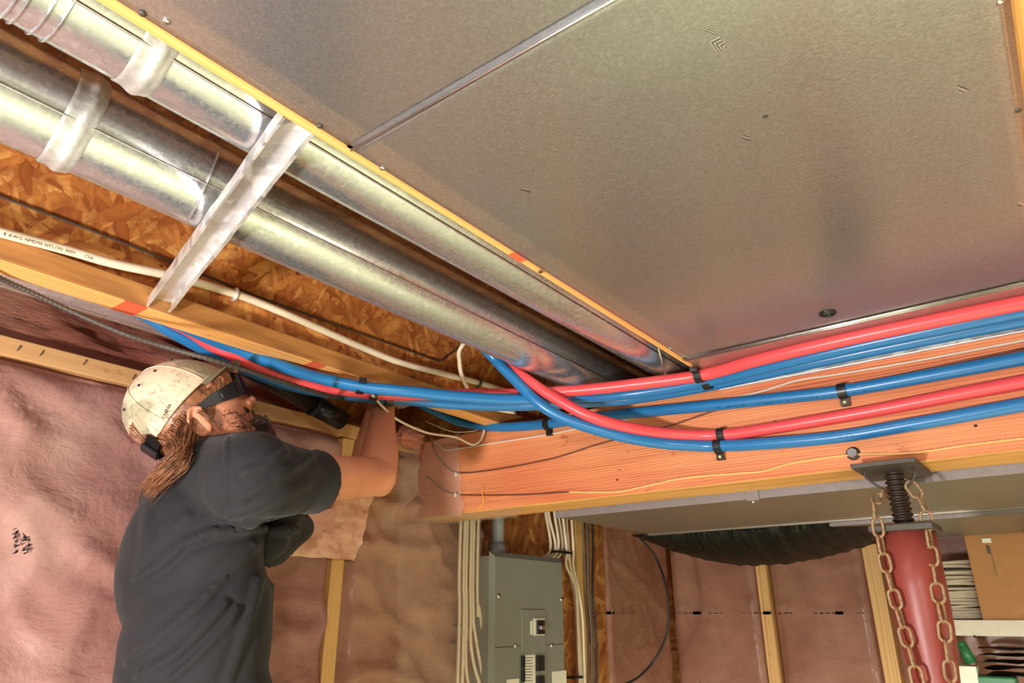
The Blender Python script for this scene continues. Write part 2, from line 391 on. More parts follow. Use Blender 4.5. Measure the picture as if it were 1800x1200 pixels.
# studs and plate
o = thing('top_plate', 'pale wooden top plate with staples running behind the cap', 'timber', (WX - 0.02, 0.5, 0.45))
put(box((WX - 0.09, -3.0, 0.452), (WX + 0.004, 1.47, HJ), 0.003), 'plank', MAT['plate'], o, False)
for i, (x, y) in enumerate([(32, 611), (72, 620), (148, 636), (234, 662)]):
    p = onX(x, y, WX + 0.005); a = 0.35
    put(tube([p + Vector((0, -0.001, -0.006)), p + Vector((0.003, 0.001, 0)), p + Vector((0, 0.003, 0.006))], 0.0009, 5, 2), 'staple', MAT['steel'], o)
tag(put(box((WX - 0.09, YS - 0.024, FLOOR), (WX + 0.006, YS + 0.016, 0.45), 0.002), 'wall_stud', MAT['stud'], smooth=False), 'pale bare wall stud standing right of the black shirt', 'timber', 'wall studs')
tag(put(box((-1.09, FY - 0.005, FLOOR), (-1.045, FY + 0.08, 0.5), 0.002), 'wall_stud', MAT['stud'], smooth=False), 'thin light stud on the far wall below the black bag', 'timber', 'wall studs')
tag(put(box((-0.655, FY - 0.03, FLOOR), (-0.60, FY + 0.08, 0.5), 0.002), 'wall_stud', MAT['stud'], smooth=False), 'brown stud on the far wall just left of the red post', 'timber', 'wall studs')
# raw batt in the rim space above the plate
def rimf(u, v):
    y = -1.2 + 2.25 * u; z = HJ + 0.001 + 0.16 * v; e = noise.fractal(Vector((y * 6, z * 14, 0)), 1, 2, 4)
    return Vector((WX - 0.02 - 0.05 * v + 0.015 * e, y, z + (0.02 * e - 0.05 * max(0, u - 0.62)) * v))
bm = gridmesh(rimf, 180, 24); bmesh.ops.solidify(bm, geom=bm.faces[:], thickness=0.04)
tag(put(bm, 'insulation_batt', MAT['rim']), 'raw fluffy red-pink batt stuffed above the top plate', 'insulation')
def tuft(u, v):
    a = 2 * PI * u; b = PI * (v - 0.5); c = onX(722, 768, -1.47)
    r = 0.045 * (1 + 0.35 * noise.noise(Vector((math.cos(a) * 2, math.sin(a) * 2, b * 3))))
    return c + Vector((r * 0.6 * math.cos(a) * math.cos(b), r * math.sin(a) * math.cos(b) * 1.1, r * 0.7 * math.sin(b)))
tag(put(gridmesh(tuft, 30, 18), 'insulation_tuft', MAT['rim']), 'pink fluffy tuft poking out beside the forearm at the beam end', 'insulation')
# printed marks on the poly
MLAB = {1073: 'dark printed mark on the corner insulation, left of the black wire loop', 1225: 'dark printed mark just right of the black wire loop', 1348: 'dark printed mark across the light far stud', 1475: 'dark printed mark nearest the red post'}
for cx in (1073, 1225, 1348, 1475):
    bm = NB()
    if cx == 1073: f = lambda x, y: onX(x, y, WX + 0.013)
    else: f = lambda x, y: onY(x, y, FY - 0.028)
    random.seed(cx)
    def q(a, b, c_, d):
        bm.faces.new([bm.verts.new(f(a, b)), bm.verts.new(f(c_, b)), bm.verts.new(f(c_, d)), bm.verts.new(f(a, d))])
    q(cx - 7, 1074.5, cx + 7, 1079.5)
    for s_, wd in ((-13, 4), (-24, 8), (-34, 6), (-44, 5), (20, 5), (30, 8), (40, 4)):
        q(cx + s_, 1076.3 + random.random(), cx + s_ + wd, 1077.6 + random.random())
    bmesh.ops.solidify(bm, geom=bm.faces[:], thickness=0.0006)
    tag(put(bm, 'printed_mark', MAT['ink'], smooth=False), MLAB[cx], 'print', 'printed marks on the far film')
bm = NB(); random.seed(5)
for i in range(120):
    cx = random.choice([26, 30, 44, 50, 38, 44]) + random.uniform(-2, 2); cy = random.uniform(928, 972) if cx < 34 or cx > 42 else random.uniform(906, 918)
    w_ = random.uniform(2, 8); h_ = random.uniform(0.8, 2.6)
    P = [onX(cx + a * w_ / 2, cy + b * h_ / 2 - a * 1.5, WX + 0.034) for a, b in ((-1, -1), (1, -1), (1, 1), (-1, 1))]
    bm.faces.new([bm.verts.new(p) for p in P])
bmesh.ops.solidify(bm, geom=bm.faces[:], thickness=0.0006)
tag(put(bm, 'printed_mark', plain('faded_ink', (96, 84, 92), 0.8), smooth=False), 'faded grey printed letters on the pink wall left of the man', 'print')

# ------------------------------------------------------------------ I-joists
def joist(x0, x1, label, y0=-3.0, y1=3.1, marks=()):
    t = thing('floor_joist', label, 'joist', (x0, 0, HJ), 'floor joists')
    xm = (x0 + x1) / 2
    put(box((x0, y0, HJ), (x1, y1, HJ + 0.003)), 'flange_face', MAT['lvl'], t, False)
    put(box((x0, y0, HJ + 0.003), (x1, y1, HJ + 0.042), 0.002), 'bottom_flange', MAT['lvlside'], t, False)
    put(box((xm - 0.005, y0, HJ + 0.042), (xm + 0.005, y1, SUB - 0.038)), 'web', MAT['osb'], t, False)
    put(box((x0, y0, SUB - 0.038), (x1, y1, SUB)), 'top_flange', MAT['lvlside'], t, False)
    for y, ln in marks:
        put(box((x0 - 0.0004, y, HJ - 0.0006), (x1 + 0.0004, y + ln, HJ + 0.003)), 'joint_mark', MAT['redmark'], t, False)
    return t
J2 = joist(-1.212, -1.164, 'left wooden I-joist with particle board web, white cable stapled along it', marks=((onZ(205, 537, HJ).y, onZ(245, 549, HJ).y - onZ(205, 537, HJ).y), (onZ(533, 641, HJ).y, 0.035)))
J1 = joist(-0.556, -0.508, 'middle I-joist between the round pipes and the flat sheet', marks=((onZ(888, 449, HJ).y, 0.03),))
J3 = joist(0.045, 0.093, 'right I-joist at the far right edge of the flat sheet')
joist(0.70, 0.748, 'I-joist beyond the right of the picture'); joist(1.31, 1.358, 'second I-joist beyond the right of the picture')
joist(1.92, 1.968, 'third I-joist beyond the right of the picture'); joist(2.53, 2.578, 'last I-joist beyond the right of the picture')

# ------------------------------------------------------------------ sheet metal pan
sh = thing('sheet_metal_panel', 'large flat galvanised sheet nailed under the joists', 'sheet metal', (-0.25, 0.5, HJ - 0.003))
def sheetbm(x0, x1, y0, y1, z, th=0.0012, wob=0.0012):
    nx, ny = 60, max(6, int((y1 - y0) * 60))
    def f(u, v):
        x = x0 + (x1 - x0) * u; y = y0 + (y1 - y0) * v
        e = min(1, 12 * u * (1 - u)) * min(1, 10 * v * (1 - v))
        return Vector((x, y, z - wob * e * (0.6 + noise.fractal(Vector((x * 3.1, y * 3.1, 2)), 1, 2, 2))))
    bm = gridmesh(f, nx, ny); bmesh.ops.solidify(bm, geom=bm.faces[:], thickness=th); return bm
SX0, SX1 = -0.540, 0.062
put(sheetbm(SX0, SX1, -1.2, 0.410, HJ - 0.002), 'sheet', MAT['sheet'], sh)
put(sheetbm(SX0, SX1, 0.395, 1.272, HJ - 0.0035), 'sheet', MAT['sheet'], sh)
put(sheetbm(SX0, SX1, 1.262, 1.45, HJ - 0.005), 'sheet', MAT['sheet'], sh)

put(tube([(SX0, 0.402, HJ - 0.0045), (SX1, 0.404, HJ - 0.0045)], 0.0018, 8), 'seam_bead', MAT['bright'], sh)
for y in (1.262, 1.268, 1.275): put(tube([(SX0 - 0.002, y, HJ - 0.0064), (SX1, y, HJ - 0.0064)], 0.0009, 6), 'seam_bead', MAT['bright'], sh)
hc = onZ(1455, 551, HJ - 0.006)
bm = NB(); addtube(bm, [hc + Vector((0.0115 * math.cos(a), 0.0115 * math.sin(a), 0)) for a in [2 * PI * k / 28 for k in range(28)]], 0.0028, 8, closed=True)
put(bm, 'grommet', MAT['black'], sh); bm = NB(); cyl(bm, hc + Vector((0, 0, 0.0015)), hc + Vector((0, 0, 0.003)), 0.0105); put(bm, 'knockout_hole', plain('void_black', (8, 8, 8), 0.9), sh)
for i, (x, y) in enumerate([(250, 24), (292, 38), (562, 222), (1758, 4), (1790, 194), (672, 296), (950, 478), (1178, 612), (1345, 203)]):
    p = onZ(x, y, HJ - 0.003); bm = NB()
    ball(bm, p, (0.0036, 0.0036, 0.0018), 2); put(bm, 'nail_head', MAT['bright'] if i % 2 else MAT['steel'], sh)
# lip of the sheet folded on the beam top
tag(put(box((-0.545, 1.452, BZ + 0.205), (0.6, BY - 0.001, BZ + 0.222), 0.001), 'metal_edge_strip', MAT['channel'], smooth=False), 'narrow galvanised strip along the top edge of the beam', 'metal strip')
tag(put(box((SX1 + 0.03, 0.9, HJ - 0.0022), (0.60, 1.45, HJ - 0.001)), 'sheet_metal_panel', MAT['sheet'], smooth=False), 'small galvanised sheet beyond the right edge of the picture', 'sheet metal')

# ------------------------------------------------------------------ round ducts
def duct(cx, cz, r, y0, y1, label, seams, elbows, tapes=(), r_after=None):
    t = thing('round_duct', label, 'duct', (cx, 0.5, cz - r), 'round ducts between the joists')
    bm = NB(); N = 96; ys = [y0]
    ys += [y1]
    M_ = 60; rings = []
    for j in range(M_ + 1):
        y = y0 + (y1 - y0) * j / M_; ring = []
        for k in range(N):
            a = 2 * PI * k / N; rr = r * (1 + 0.006 * noise.noise(Vector((a * 2, y * 5, cx * 9))))
            ring.append(bm.verts.new((cx + rr * math.cos(a), y, cz + rr * math.sin(a))))
        rings.append(ring)
    for j in range(M_):
        for k in range(N): bm.faces.new((rings[j][k], rings[j + 1][k], rings[j + 1][(k + 1) % N], rings[j][(k + 1) % N]))
    put(bm, 'pipe', MAT['duct'], t)
    for (y, tilt) in elbows:
        pts = [Vector((cx + (r + 0.001) * math.cos(a), y + tilt * math.sin(a - 1.05), cz + (r + 0.001) * math.sin(a))) for a in [2 * PI * k / 60 for k in range(60)]]
        bm = NB(); addtube(bm, pts, 0.0015, 8, closed=True); put(bm, 'crimp_ring', MAT['duct'], t)
    for (y, wd) in tapes:
        bm = NB(); rows = 14; rg = []
        for j in range(rows + 1):
            v = j / rows; yy = y + wd * v; ring = []
            for k in range(N):
                a = 2 * PI * k / N
                bl = 0.0016 + 0.0035 * math.exp(-((v - 0.62) / 0.18) ** 2) + 0.0012 * noise.noise(Vector((math.cos(a) * 14, math.sin(a) * 14, yy * 60 + cx)))
                if j in (0, rows): bl = 0.0004
                ring.append(bm.verts.new((cx + (r + bl) * math.cos(a), yy + 0.003 * math.sin(a * 2), cz + (r + bl) * math.sin(a))))
            rg.append(ring)
        for j in range(rows):
            for k in range(N): bm.faces.new((rg[j][k], rg[j + 1][k], rg[j + 1][(k + 1) % N], rg[j][(k + 1) % N]))
        put(bm, 'tape_band', MAT['foil'], t)
    for y in seams:
        put(tube([(cx + (r + 0.0005) * math.cos(y), y0, cz + (r + 0.0005) * math.sin(y)), (cx + (r + 0.0005) * math.cos(y), y1, cz + (r + 0.0005) * math.sin(y))], 0.0018, 6), 'lock_seam', MAT['duct'], t)
    return t
RA = 0.0625
pa = onZ(100, 250, HJ + 0.026); pb = onZ(345, 330, HJ + 0.026)
DA = duct(-0.873, HJ + 0.026 + RA, RA, -2.0, 2.3, 'left round galvanised pipe with a foil tape band, beside the particle board', (-0.55,), ((onZ(370, 360, 0.53).y, 0.02),), ((onZ(85, 255, 0.53).y - 0.004, 0.036),))
DB = duct(-0.655, HJ + 0.026 + RA, RA, -2.0, 2.3, 'right round galvanised pipe beside the middle joist, taped near its elbow', (-0.9,), ((onZ(455, 262, 0.53).y, 0.012), (onZ(80, 60, 0.53).y, 0), (onZ(58, 45, 0.53).y, 0), (onZ(20, 30, 0.53).y, 0), (onZ(4, 20, 0.53).y, 0)), ((onZ(195, 135, 0.53).y - 0.002, 0.034),))
# duct in the left bay
t = thing('round_duct', 'dull galvanised pipe left of the left joist, behind the forearm', 'duct', (-1.335, 0.5, 0.53), 'round ducts between the joists')
bm = NB(); cz_ = 0.588; addtube(bm, [(-1.335, -2.0, cz_), (-1.335, 1.24, cz_), (-1.335, 1.26, cz_)], [0.068, 0.068, 0.064], 48)
put(bm, 'pipe', MAT['duct'], t)
for y in (1.14, 1.20, 1.245):
    bm = NB(); addtube(bm, [(-1.335 + 0.069 * math.cos(a), y, cz_ + 0.069 * math.sin(a)) for a in [2 * PI * k / 48 for k in range(48)]], 0.0025, 6, closed=True); put(bm, 'crimp_ring', MAT['duct'], t)

# bracket: steel channel carrying the two pipes
L0 = Vector((-1.162, 0.497, HJ + 0.012)); L1 = Vector((-0.557, 0.345, HJ + 0.012))
d = (L1 - L0).normalized(); nrm = d.cross(UPW).normalized()
br = thing('pipe_bracket', 'bright steel channel bridging two joists under the round pipes', 'bracket', L0)
def strip(a0, a1, z0, z1, nm, parent):
    n = 40; bm = NB(); vs = []
    for i in range(n + 1):
        p = L0.lerp(L1, i / n); w_ = 0.0008 * noise.noise(p * 30)
        vs.append([bm.verts.new(p + nrm * (a + w_) + UPW * (z + w_)) for a, z in ((a0, z0), (a1, z0), (a1, z1), (a0, z1))])
    for i in range(n):
        for k in range(4): bm.faces.new((vs[i][k], vs[i][(k + 1) % 4], vs[i + 1][(k + 1) % 4], vs[i + 1][k]))
    bm.faces.new(vs[0][::-1]); bm.faces.new(vs[-1]); return put(bm, nm, MAT['channel'], parent, False)
strip(-0.019, 0.019, 0.010, 0.0112, 'channel_web', br)
strip(-0.0195, -0.0183, -0.008, 0.0112, 'channel_flange', br); strip(0.0183, 0.0195, -0.008, 0.0112, 'channel_flange', br)
strip(-0.0195, -0.0150, -0.0088, -0.0076, 'channel_lip', br); strip(0.0165, 0.0195, -0.0088, -0.0076, 'channel_lip', br)

# ------------------------------------------------------------------ beam
BM = thing('wooden_beam', 'large orange fir beam on the red jack post', 'beam', (0, BY, BZ))
put(box((-1.52, BY, BZ + 0.004), (2.9, BY + 0.043, HJ - 0.004), 0.002), 'front_ply', MAT['beam'], BM, False)
for k in (1, 2):
    put(box((-1.52, BY + 0.0445 * k, BZ + 0.001 * k), (2.9, BY + 0.0445 * k + 0.043, HJ - 0.004), 0.002), 'rear_ply', MAT['beam_under'], BM, False)
put(box((-1.52, BY + 0.0002, BZ), (2.9, BY + 0.0428, BZ + 0.0045), 0.001), 'bottom_edge', MAT['beam_under'], BM, False)
bm = NB()
for x, y, r in ((1085, 843, .003), (1103, 794, .0016), (1089, 826, .0018), (1715, 748, .0032), (1363, 740, .003), (1326, 672, .0024), (1480, 706, .0018)):
    ball(bm, onY(x, y, BY), (r, 0.001, r * 0.8), 2)
put(bm, 'nail_holes', MAT['ink'], BM)
bolt = thing('bolt', 'silver hex bolt head on the beam above the red post', 'bolt', onY(1500, 797, BY))
p = onY(1500, 797, BY); bm = NB(); cyl(bm, p + Vector((0, 0, 0)), p + Vector((0, -0.012, 0)), 0.0105, 0.0095, 6); put(bm, 'hex_head', MAT['cleat'], bolt, False)
bm = NB(); cyl(bm, p, p + Vector((0, -0.002, 0)), 0.013, 0.013, 20); put(bm, 'washer', MAT['steel'], bolt)
for lab, x, y in (('clear plastic wire clip at the upper brown wire on the beam end', 801, 833), ('clear plastic wire clip at the lower brown wire on the beam end', 800, 869)):
    p = onY(x, y, BY - 0.012); bm = NB(); ball(bm, p, (0.0045, 0.003, 0.008), 2); cyl(bm, p, p + Vector((0, 0.012, 0)), 0.003, 0.003, 10)
    tag(put(bm, 'wire_clip', MAT['thin_white']), lab, 'clip', 'wire clips on the beam end')

# ------------------------------------------------------------------ PEX
PR = 0.0128
def trio(pts, z=0.475): return [onZ(x, y, z) for x, y in pts]
def pex(path, mat, label, n=10):
    return tag(put(tube(path, PR, 20, n), 'water_pipe', mat), label, 'pipe', 'plastic water pipes')
X_ = -1.262
redU = [Vector((X_, 0.30, 0.56)), onX(300, 565, X_), onX(360, 600, X_), onZ(420, 628, 0.484), onZ(500, 660, 0.474), onZ(575, 680, 0.470), onZ(640, 690, 0.470), onZ(690, 694, 0.473), onZ(740, 694, 0.484), onZ(800, 692, 0.486), onZ(900, 692, 0.484), onZ(1000, 687, 0.477), onZ(1100, 677, 0.475), onZ(1233, 659, 0.475), onZ(1333, 632, 0.475), onZ(1500, 593, 0.475), onZ(1800, 531, 0.475), onZ(2000, 494, 0.475)]
b1 = [Vector((X_ + 0.024, 0.42, 0.535)), onX(350, 585, X_ + 0.024), onX(420, 615, X_ + 0.028), onZ(500, 645, 0.4765), onZ(570, 666, 0.470), onZ(640, 680, 0.460), onZ(720, 688, 0.456), onZ(800, 696, 0.456), onZ(900, 702, 0.460), onZ(1000, 699, 0.468), onZ(1100, 693, 0.474), onZ(1233, 672, 0.475), onZ(1333, 648, 0.475), onZ(1500, 609, 0.475), onZ(1800, 546, 0.475), onZ(2000, 509, 0.475)]
b2 = [Vector((X_ - 0.024, 0.30, 0.55)), onX(240, 545, X_ - 0.012), onX(290, 575, X_ - 0.012), onX(350, 608, X_ - 0.012), onX(417, 641, X_ - 0.012), onZ(500, 674, 0.472), onZ(570, 689, 0.473), onZ(640, 697, 0.474), onZ(720, 703, 0.474), onZ(800, 710, 0.472), onZ(900, 713, 0.470), onZ(1000, 708, 0.471), onZ(1100, 702, 0.473), onZ(1233, 680, 0.474), onZ(1333, 658, 0.475), onZ(1500, 622, 0.475), onZ(1800, 562, 0.475), onZ(2000, 526, 0.475)]
pex(redU, MAT['red_pex'], 'upper red pipe crossing under the joists along the top of the beam')
pex(b1, MAT['blue_pex'], 'upper blue pipe directly below the upper red pipe')
pex(b2, MAT['blue_pex'], 'second blue pipe of the upper bundle, lowest along the beam top')
YF = BY - 0.0145
mid = [Vector((-1.30, 1.10, 0.60)), Vector((-1.335 + 0.0, 1.30, 0.565)) , onY(761, 720, 1.40), onY(805, 740, 1.435), onY(850, 748, YF), onY(894, 750, YF), onY(961, 745, YF), onY(1005, 739, YF), onY(1100, 727, YF), onY(1233, 714, YF), onY(1367, 700, YF), onY(1480, 687, YF), onY(1633, 660, YF), onY(1800, 629, YF), onY(2000, 590, YF)]
mid = mid[2:]; mid = [onY(700, 690, 1.37)] + mid
pex(mid, MAT['blue_pex'], 'blue pipe clipped alone across the middle of the beam face')
redL = [Vector((-0.99, 1.08, 0.66)), onY(862, 618, 1.185), onY(888, 640, 1.208), onY(907, 653, 1.220), onY(935, 673, 1.232), onY(967, 694, 1.25), onY(1033, 730, 1.29), onY(1100, 750, 1.345), onY(1167, 761, 1.405), onY(1233, 765, 1.443), onY(1283, 763, YF), onY(1333, 756, YF), onY(1400, 745, YF), onY(1533, 722, YF), onY(1667, 696, YF), onY(1800, 671, YF), onY(2000, 632, YF)]
bl3 = [Vector((-1.02, 1.07, 0.66)), onY(858, 618, 1.172), onY(883, 645, 1.195), onY(905, 667, 1.21), onY(943, 705, 1.232), onY(983, 731, 1.262), onY(1033, 750, 1.30), onY(1100, 768, 1.352), onY(1167, 779, 1.408), onY(1230, 783, 1.443), onY(1267, 783, YF), onY(1333, 780, YF), onY(1467, 768, YF), onY(1600, 746, YF), onY(1800, 710, YF), onY(2000, 672, YF)]
pex(redL, MAT['red_pex'], 'lower red pipe dropping from the round pipes and curving along the beam')
pex(bl3, MAT['blue_pex'], 'lowest blue pipe dropping beside the lower red pipe to the beam face')
# printing on the pipes
def prints(path, x0, x1, off, seed):
    random.seed(seed); bm = NB(); P = spline(path, 30)
    def near(px): return min(P, key=lambda p: abs(900 + FPX * p.dot(RIGHT) / p.dot(FWD) - px))
    x = x0
    while x < x1:
        wd = random.uniform(2.0, 5.0); a = near(x); b = near(x + wd)
        if (b - a).length > 0.001:
            for q in range(3):
                n_ = Vector((0, -1, off)).normalized(); h = 0.0022
                a_ = a.lerp(b, q / 3.0); b_ = a.lerp(b, q / 3.0 + random.uniform(0.12, 0.28))
                up = Vector((0, -off, -1)).normalized() * h * random.uniform(0.5, 1)
                bm.faces.new([bm.verts.new(v) for v in (a_ + n_ * (PR + 0.0004), b_ + n_ * (PR + 0.0004), b_ + n_ * (PR + 0.0003) + up, a_ + n_ * (PR + 0.0003) + up)])
        x += wd + random.uniform(1, 3)
    bmesh.ops.solidify(bm, geom=bm.faces[:], thickness=0.0002); return bm
tag(put(prints(mid, 1255, 1525, -0.9, 3), 'pipe_printing', MAT['ink'], smooth=False), 'tiny black printing along the middle blue pipe', 'print')
tag(put(prints(bl3, 1476, 1496, -0.3, 4), 'pipe_printing', MAT['ink'], smooth=False), 'short black printed word on the lowest blue pipe', 'print')
tag(put(tube([onY(849, 858, BY - 0.002), onY(848, 868, BY - 0.004), onY(851, 878, BY - 0.003), onY(846, 888, BY - 0.003), onY(838, 898, BY - 0.002)], 0.0016, 6, 6), 'yellow_fibre', plain('yellow_fibre', (236, 170, 60), 0.5)), 'short yellow strand stuck to the lower left beam face', 'strand')
# clips
def pexclip(p, tdir, away, label, screw=True):
    """a loop clamp round the pipe at p; away = direction to the timber"""
    t = thing('pipe_clip', label, 'clip', p, 'black pipe clips'); tdir = tdir.normalized(); away = (away - tdir * away.dot(tdir)).normalized(); side = tdir.cross(away).normalized()
    if side.z > 0 and abs(away.z) < 0.5: side = -side
    bm = NB(); R_ = PR + 0.0032; prof = []
    for k in range(17):
        a = -PI / 2 + PI * k / 16 - PI / 2 * 0
        prof.append(side * (R_ * math.sin(a)) - away * (R_ * math.cos(a)))
    prof = [side * -R_ + away * PR] + prof + [side * R_ + away * (PR * 0.2), side * (R_ + 0.013) + away * (PR * 0.2), side * (R_ + 0.013) + away * PR]
    prev = None
    for q in prof:
        ring = [bm.verts.new(p + q * s_ + tdir * w_) for s_, w_ in ((1, -0.008), (1, 0.008), (0.82, 0.008), (0.82, -0.008))]
        if prev:
            for k in range(4): bm.faces.new((prev[k], prev[(k + 1) % 4], ring[(k + 1) % 4], ring[k]))
        else: bm.faces.new(ring)
        prev = ring
    bm.faces.new(prev[::-1]); put(bm, 'strap', MAT['black'], t, False)
    if screw:
        c = p + side * (R_ + 0.0065) + away * (PR * 0.2); bm = NB(); ball(bm, c - away * 0.0015, 0.0042, 2); cyl(bm, c, c + away * PR * 0.8, 0.002, 0.002, 8)
        put(bm, 'screw', plain('brass_screw', (226, 222, 170), 0.35, 0.6), t)
    return t
YA = Vector((0, 1, 0)); ZA = UPW; XD = Vector((1, 0, 0))
pexclip(onY(1269, 764, YF), XD, YA, 'black clip on the lower red pipe, just above another clip')
pexclip(onY(1263, 784, YF), XD, YA, 'black clip on the lowest blue pipe')
pexclip(onY(1481, 687, YF), XD, YA, 'black clip on the middle blue pipe near its printing')
pexclip(onY(963, 745, YF), XD, YA, 'black clip on the middle blue pipe left of where the lower pipes cross', False)
pexclip(onZ(1229, 660, 0.475), XD, ZA, 'black clip on the upper red pipe at the corner of the flat sheet', False)
pexclip(onZ(1243, 672, 0.474), XD, ZA, 'black clip on the upper blue pipes under the corner of the flat sheet')
pexclip(onZ(633, 680, 0.461), Vector((0.5, 0.9, 0)), ZA, 'black clip under the left joist on the upper blue pipe, leftmost of three', False)
pexclip(onZ(657, 692, 0.464), Vector((0.5, 0.8, 0)), ZA, 'small black clip where the thin white wire starts, middle of three', False)
pexclip(onZ(685, 702, 0.468), Vector((0.5, 0.8, 0)), ZA, 'small black clip above the wrist, rightmost of three', False)

# ------------------------------------------------------------------ cables on the joist
XW_ = -1.172
wc = [onX(-60, 392, XW_ + 0.02), onX(0, 408, XW_ + 0.02), onX(120, 440, XW_ + 0.014), onX(200, 463, XW_ + 0.012), onX(310, 487, XW_ + 0.010), onX(415, 517, XW_ + 0.006), onX(470, 538, XW_ + 0.004), onX(560, 577, XW_ + 0.002), onX(640, 612, XW_), onX(720, 642, XW_), onX(840, 672, XW_), onX(900, 690, XW_), Vector((XW_ + 0.03, 1.66, 0.60))]
wcab = tag(put(tube([Vector((XW_ + 0.02, -2.6, 0.56))] + spline(wc, 10), 0.0078, 16, 1), 'electric_cable', MAT['white_cable']), 'thick white cable printed with black text along the left joist', 'cable')
P = spline(wc, 40); cum = [0]
for i in range(1, len(P)): cum.append(cum[-1] + (P[i] - P[i - 1]).length)
def placer(u0, side=0.0007, R_=0.0079):
    def f(u):
        s_ = u0 + u; i = 1
        while i < len(P) - 1 and cum[i] < s_: i += 1
        T_ = (P[i] - P[i - 1]).normalized(); q = P[i - 1] + T_ * (s_ - cum[i - 1])
        n_ = (-q.normalized()); n_ = (n_ - T_ * n_.dot(T_)).normalized(); Y_ = n_.cross(T_)
        return q + n_ * (R_ + side) - Y_ * 0.0035, T_, Y_
    return f
i0 = min(range(len(P)), key=lambda i: (P[i] - onX(2, 408, XW_ + 0.02)).length)
bm = NB(); addtext(bm, '8 AWG NMD90 NYLON 300V', placer(cum[i0]), 0.0072)
i1 = min(range(len(P)), key=lambda i: (P[i] - onX(145, 447, XW_ + 0.014)).length)
addtext(bm, 'CSA', placer(cum[i1]), 0.007)
put(bm, 'printing', MAT['ink'], wcab, False)
for lab, x, y, mt in (('grey staple holding the thick white cable right of the steel channel', 413, 517, 'channel'), ('dark staple holding the thick white cable near the beam', 841, 673, 'steel')):
    p = onX(x, y, XW_ + 0.004); bm = NB(); T_ = Vector((0, 1, -0.02)).normalized(); pr = []
    for k in range(13):
        a = PI * k / 12; pr.append(p + Vector((0.0095 * math.sin(a), 0, 0.0105 * math.cos(a))))
    pr = [p + Vector((-0.006, 0, 0.0105))] + pr + [p + Vector((-0.006, 0, -0.0105))]
    addtube(bm, pr, 0.0035, 8); tag(put(bm, 'cable_staple', MAT[mt]), lab, 'staple', 'cable staples')
XB_ = -1.180
bw = [Vector((XB_, -2.6, 0.60)), onX(-60, 318, XB_), onX(0, 345, XB_), onX(130, 393, XB_), onX(300, 459, XB_), onX(450, 520, XB_), onX(600, 574, XB_), onX(772, 635, XB_), onX(800, 615, XB_), onX(826, 590, XB_)]
tag(put(tube(bw, 0.0021, 8, 1), 'thin_wire', MAT['black_wire']), 'thin black wire stapled straight along the joist web', 'wire')
lw = [onX(812, 608, -1.05), onX(808, 635, -1.07), onX(812, 660, -1.09), onX(824, 686, -1.11), onX(840, 705, -1.12), onX(870, 718, -1.12), onX(905, 725, -1.11)]
lw = [Vector((-1.0, 1.20, 0.68))] + lw
tag(put(tube(lw, 0.0052, 12, 8), 'electric_cable', MAT['white_cable']), 'white cable loop hanging down beside the left round pipe end', 'cable')
# thin white wire from the clips, loops at the beam
lw = [onZ(655, 694, 0.455), onY(672, 714, 1.05), onY(700, 738, 1.12), onY(750, 760, 1.22), onY(800, 768, 1.33), onY(830, 781, 1.40), onY(846, 771, 1.44), onY(853, 745, 1.45), onY(851, 738, 1.455)]
tag(put(tube(lw, 0.0030, 10, 10), 'thin_wire', MAT['thin_white']), 'thin twisted white wire sagging from the clip in front of the beam end', 'wire')
lw = [onY(748, 740, 1.45), onY(790, 757, BY - 0.006), onY(815, 759, BY - 0.006), onY(838, 756, BY - 0.008), onY(849, 748, BY - 0.01)]
tag(put(tube(lw, 0.0020, 8, 8), 'thin_wire', MAT['thin_white']), 'short white wire loop at the top left of the beam', 'wire')
lw = [onY(765, 775, BY - 0.003), onY(783, 790, BY - 0.003), onY(812, 787, BY - 0.003), onY(870, 778, BY - 0.003), onY(960, 764, BY - 0.003), onY(1030, 750, BY - 0.003), onY(1120, 733, BY - 0.003), onY(1230, 712, BY - 0.003), onY(1330, 690, BY - 0.003), onY(1400, 669, BY - 0.003), onY(1470, 658, BY - 0.003), onY(1600, 636, BY - 0.003), onY(1800, 598, BY - 0.003), onY(1990, 560, BY - 0.003)]
tag(put(tube(lw, 0.0026, 8, 8), 'thin_wire', MAT['thin_white']), 'long thin white wire stapled across the upper beam face', 'wire')
lw = [onY(757, 765, BY - 0.02), onY(765, 795, BY - 0.004), onY(785, 820, BY - 0.003), onY(801, 829, BY - 0.003), onY(830, 830, BY - 0.003), onY(900, 820, BY - 0.003), onY(980, 803, BY - 0.003), onY(1060, 778, BY - 0.003), onY(1170, 750, BY - 0.003), onY(1290, 712, BY - 0.003), onY(1420, 690, BY - 0.003), onY(1520, 671, BY - 0.003), onY(1800, 612, BY - 0.003)]
tag(put(tube(lw, 0.0021, 8, 8), 'thin_wire', MAT['brown_wire']), 'brown wire held by the upper clear clip and running up the beam', 'wire')
lw = [onY(750, 836, BY - 0.003), onY(775, 858, BY - 0.003), onY(800, 868, BY - 0.003), onY(840, 870, BY - 0.003), onY(920, 869, BY - 0.003), onY(1000, 864, BY - 0.003)]
tag(put(tube(lw, 0.0021, 8, 8), 'thin_wire', MAT['brown_wire']), 'brown wire held by the lower clear clip near the beam bottom', 'wire')
cw = [onY(1000, 864, BY - 0.003), onY(1080, 864, BY - 0.003), onY(1130, 855, BY - 0.003), onY(1200, 840, BY - 0.003), onY(1290, 832, BY - 0.003), onY(1340, 828, BY - 0.003), onY(1400, 812, BY - 0.003), onY(1500, 799, BY - 0.003), onY(1600, 796, BY - 0.003), onY(1700, 782, BY - 0.003), onY(1800, 770, BY - 0.003), onY(1950, 752, BY - 0.003)]
cs = spline(cw, 60); T_, N_ = frames(cs); bm = NB()
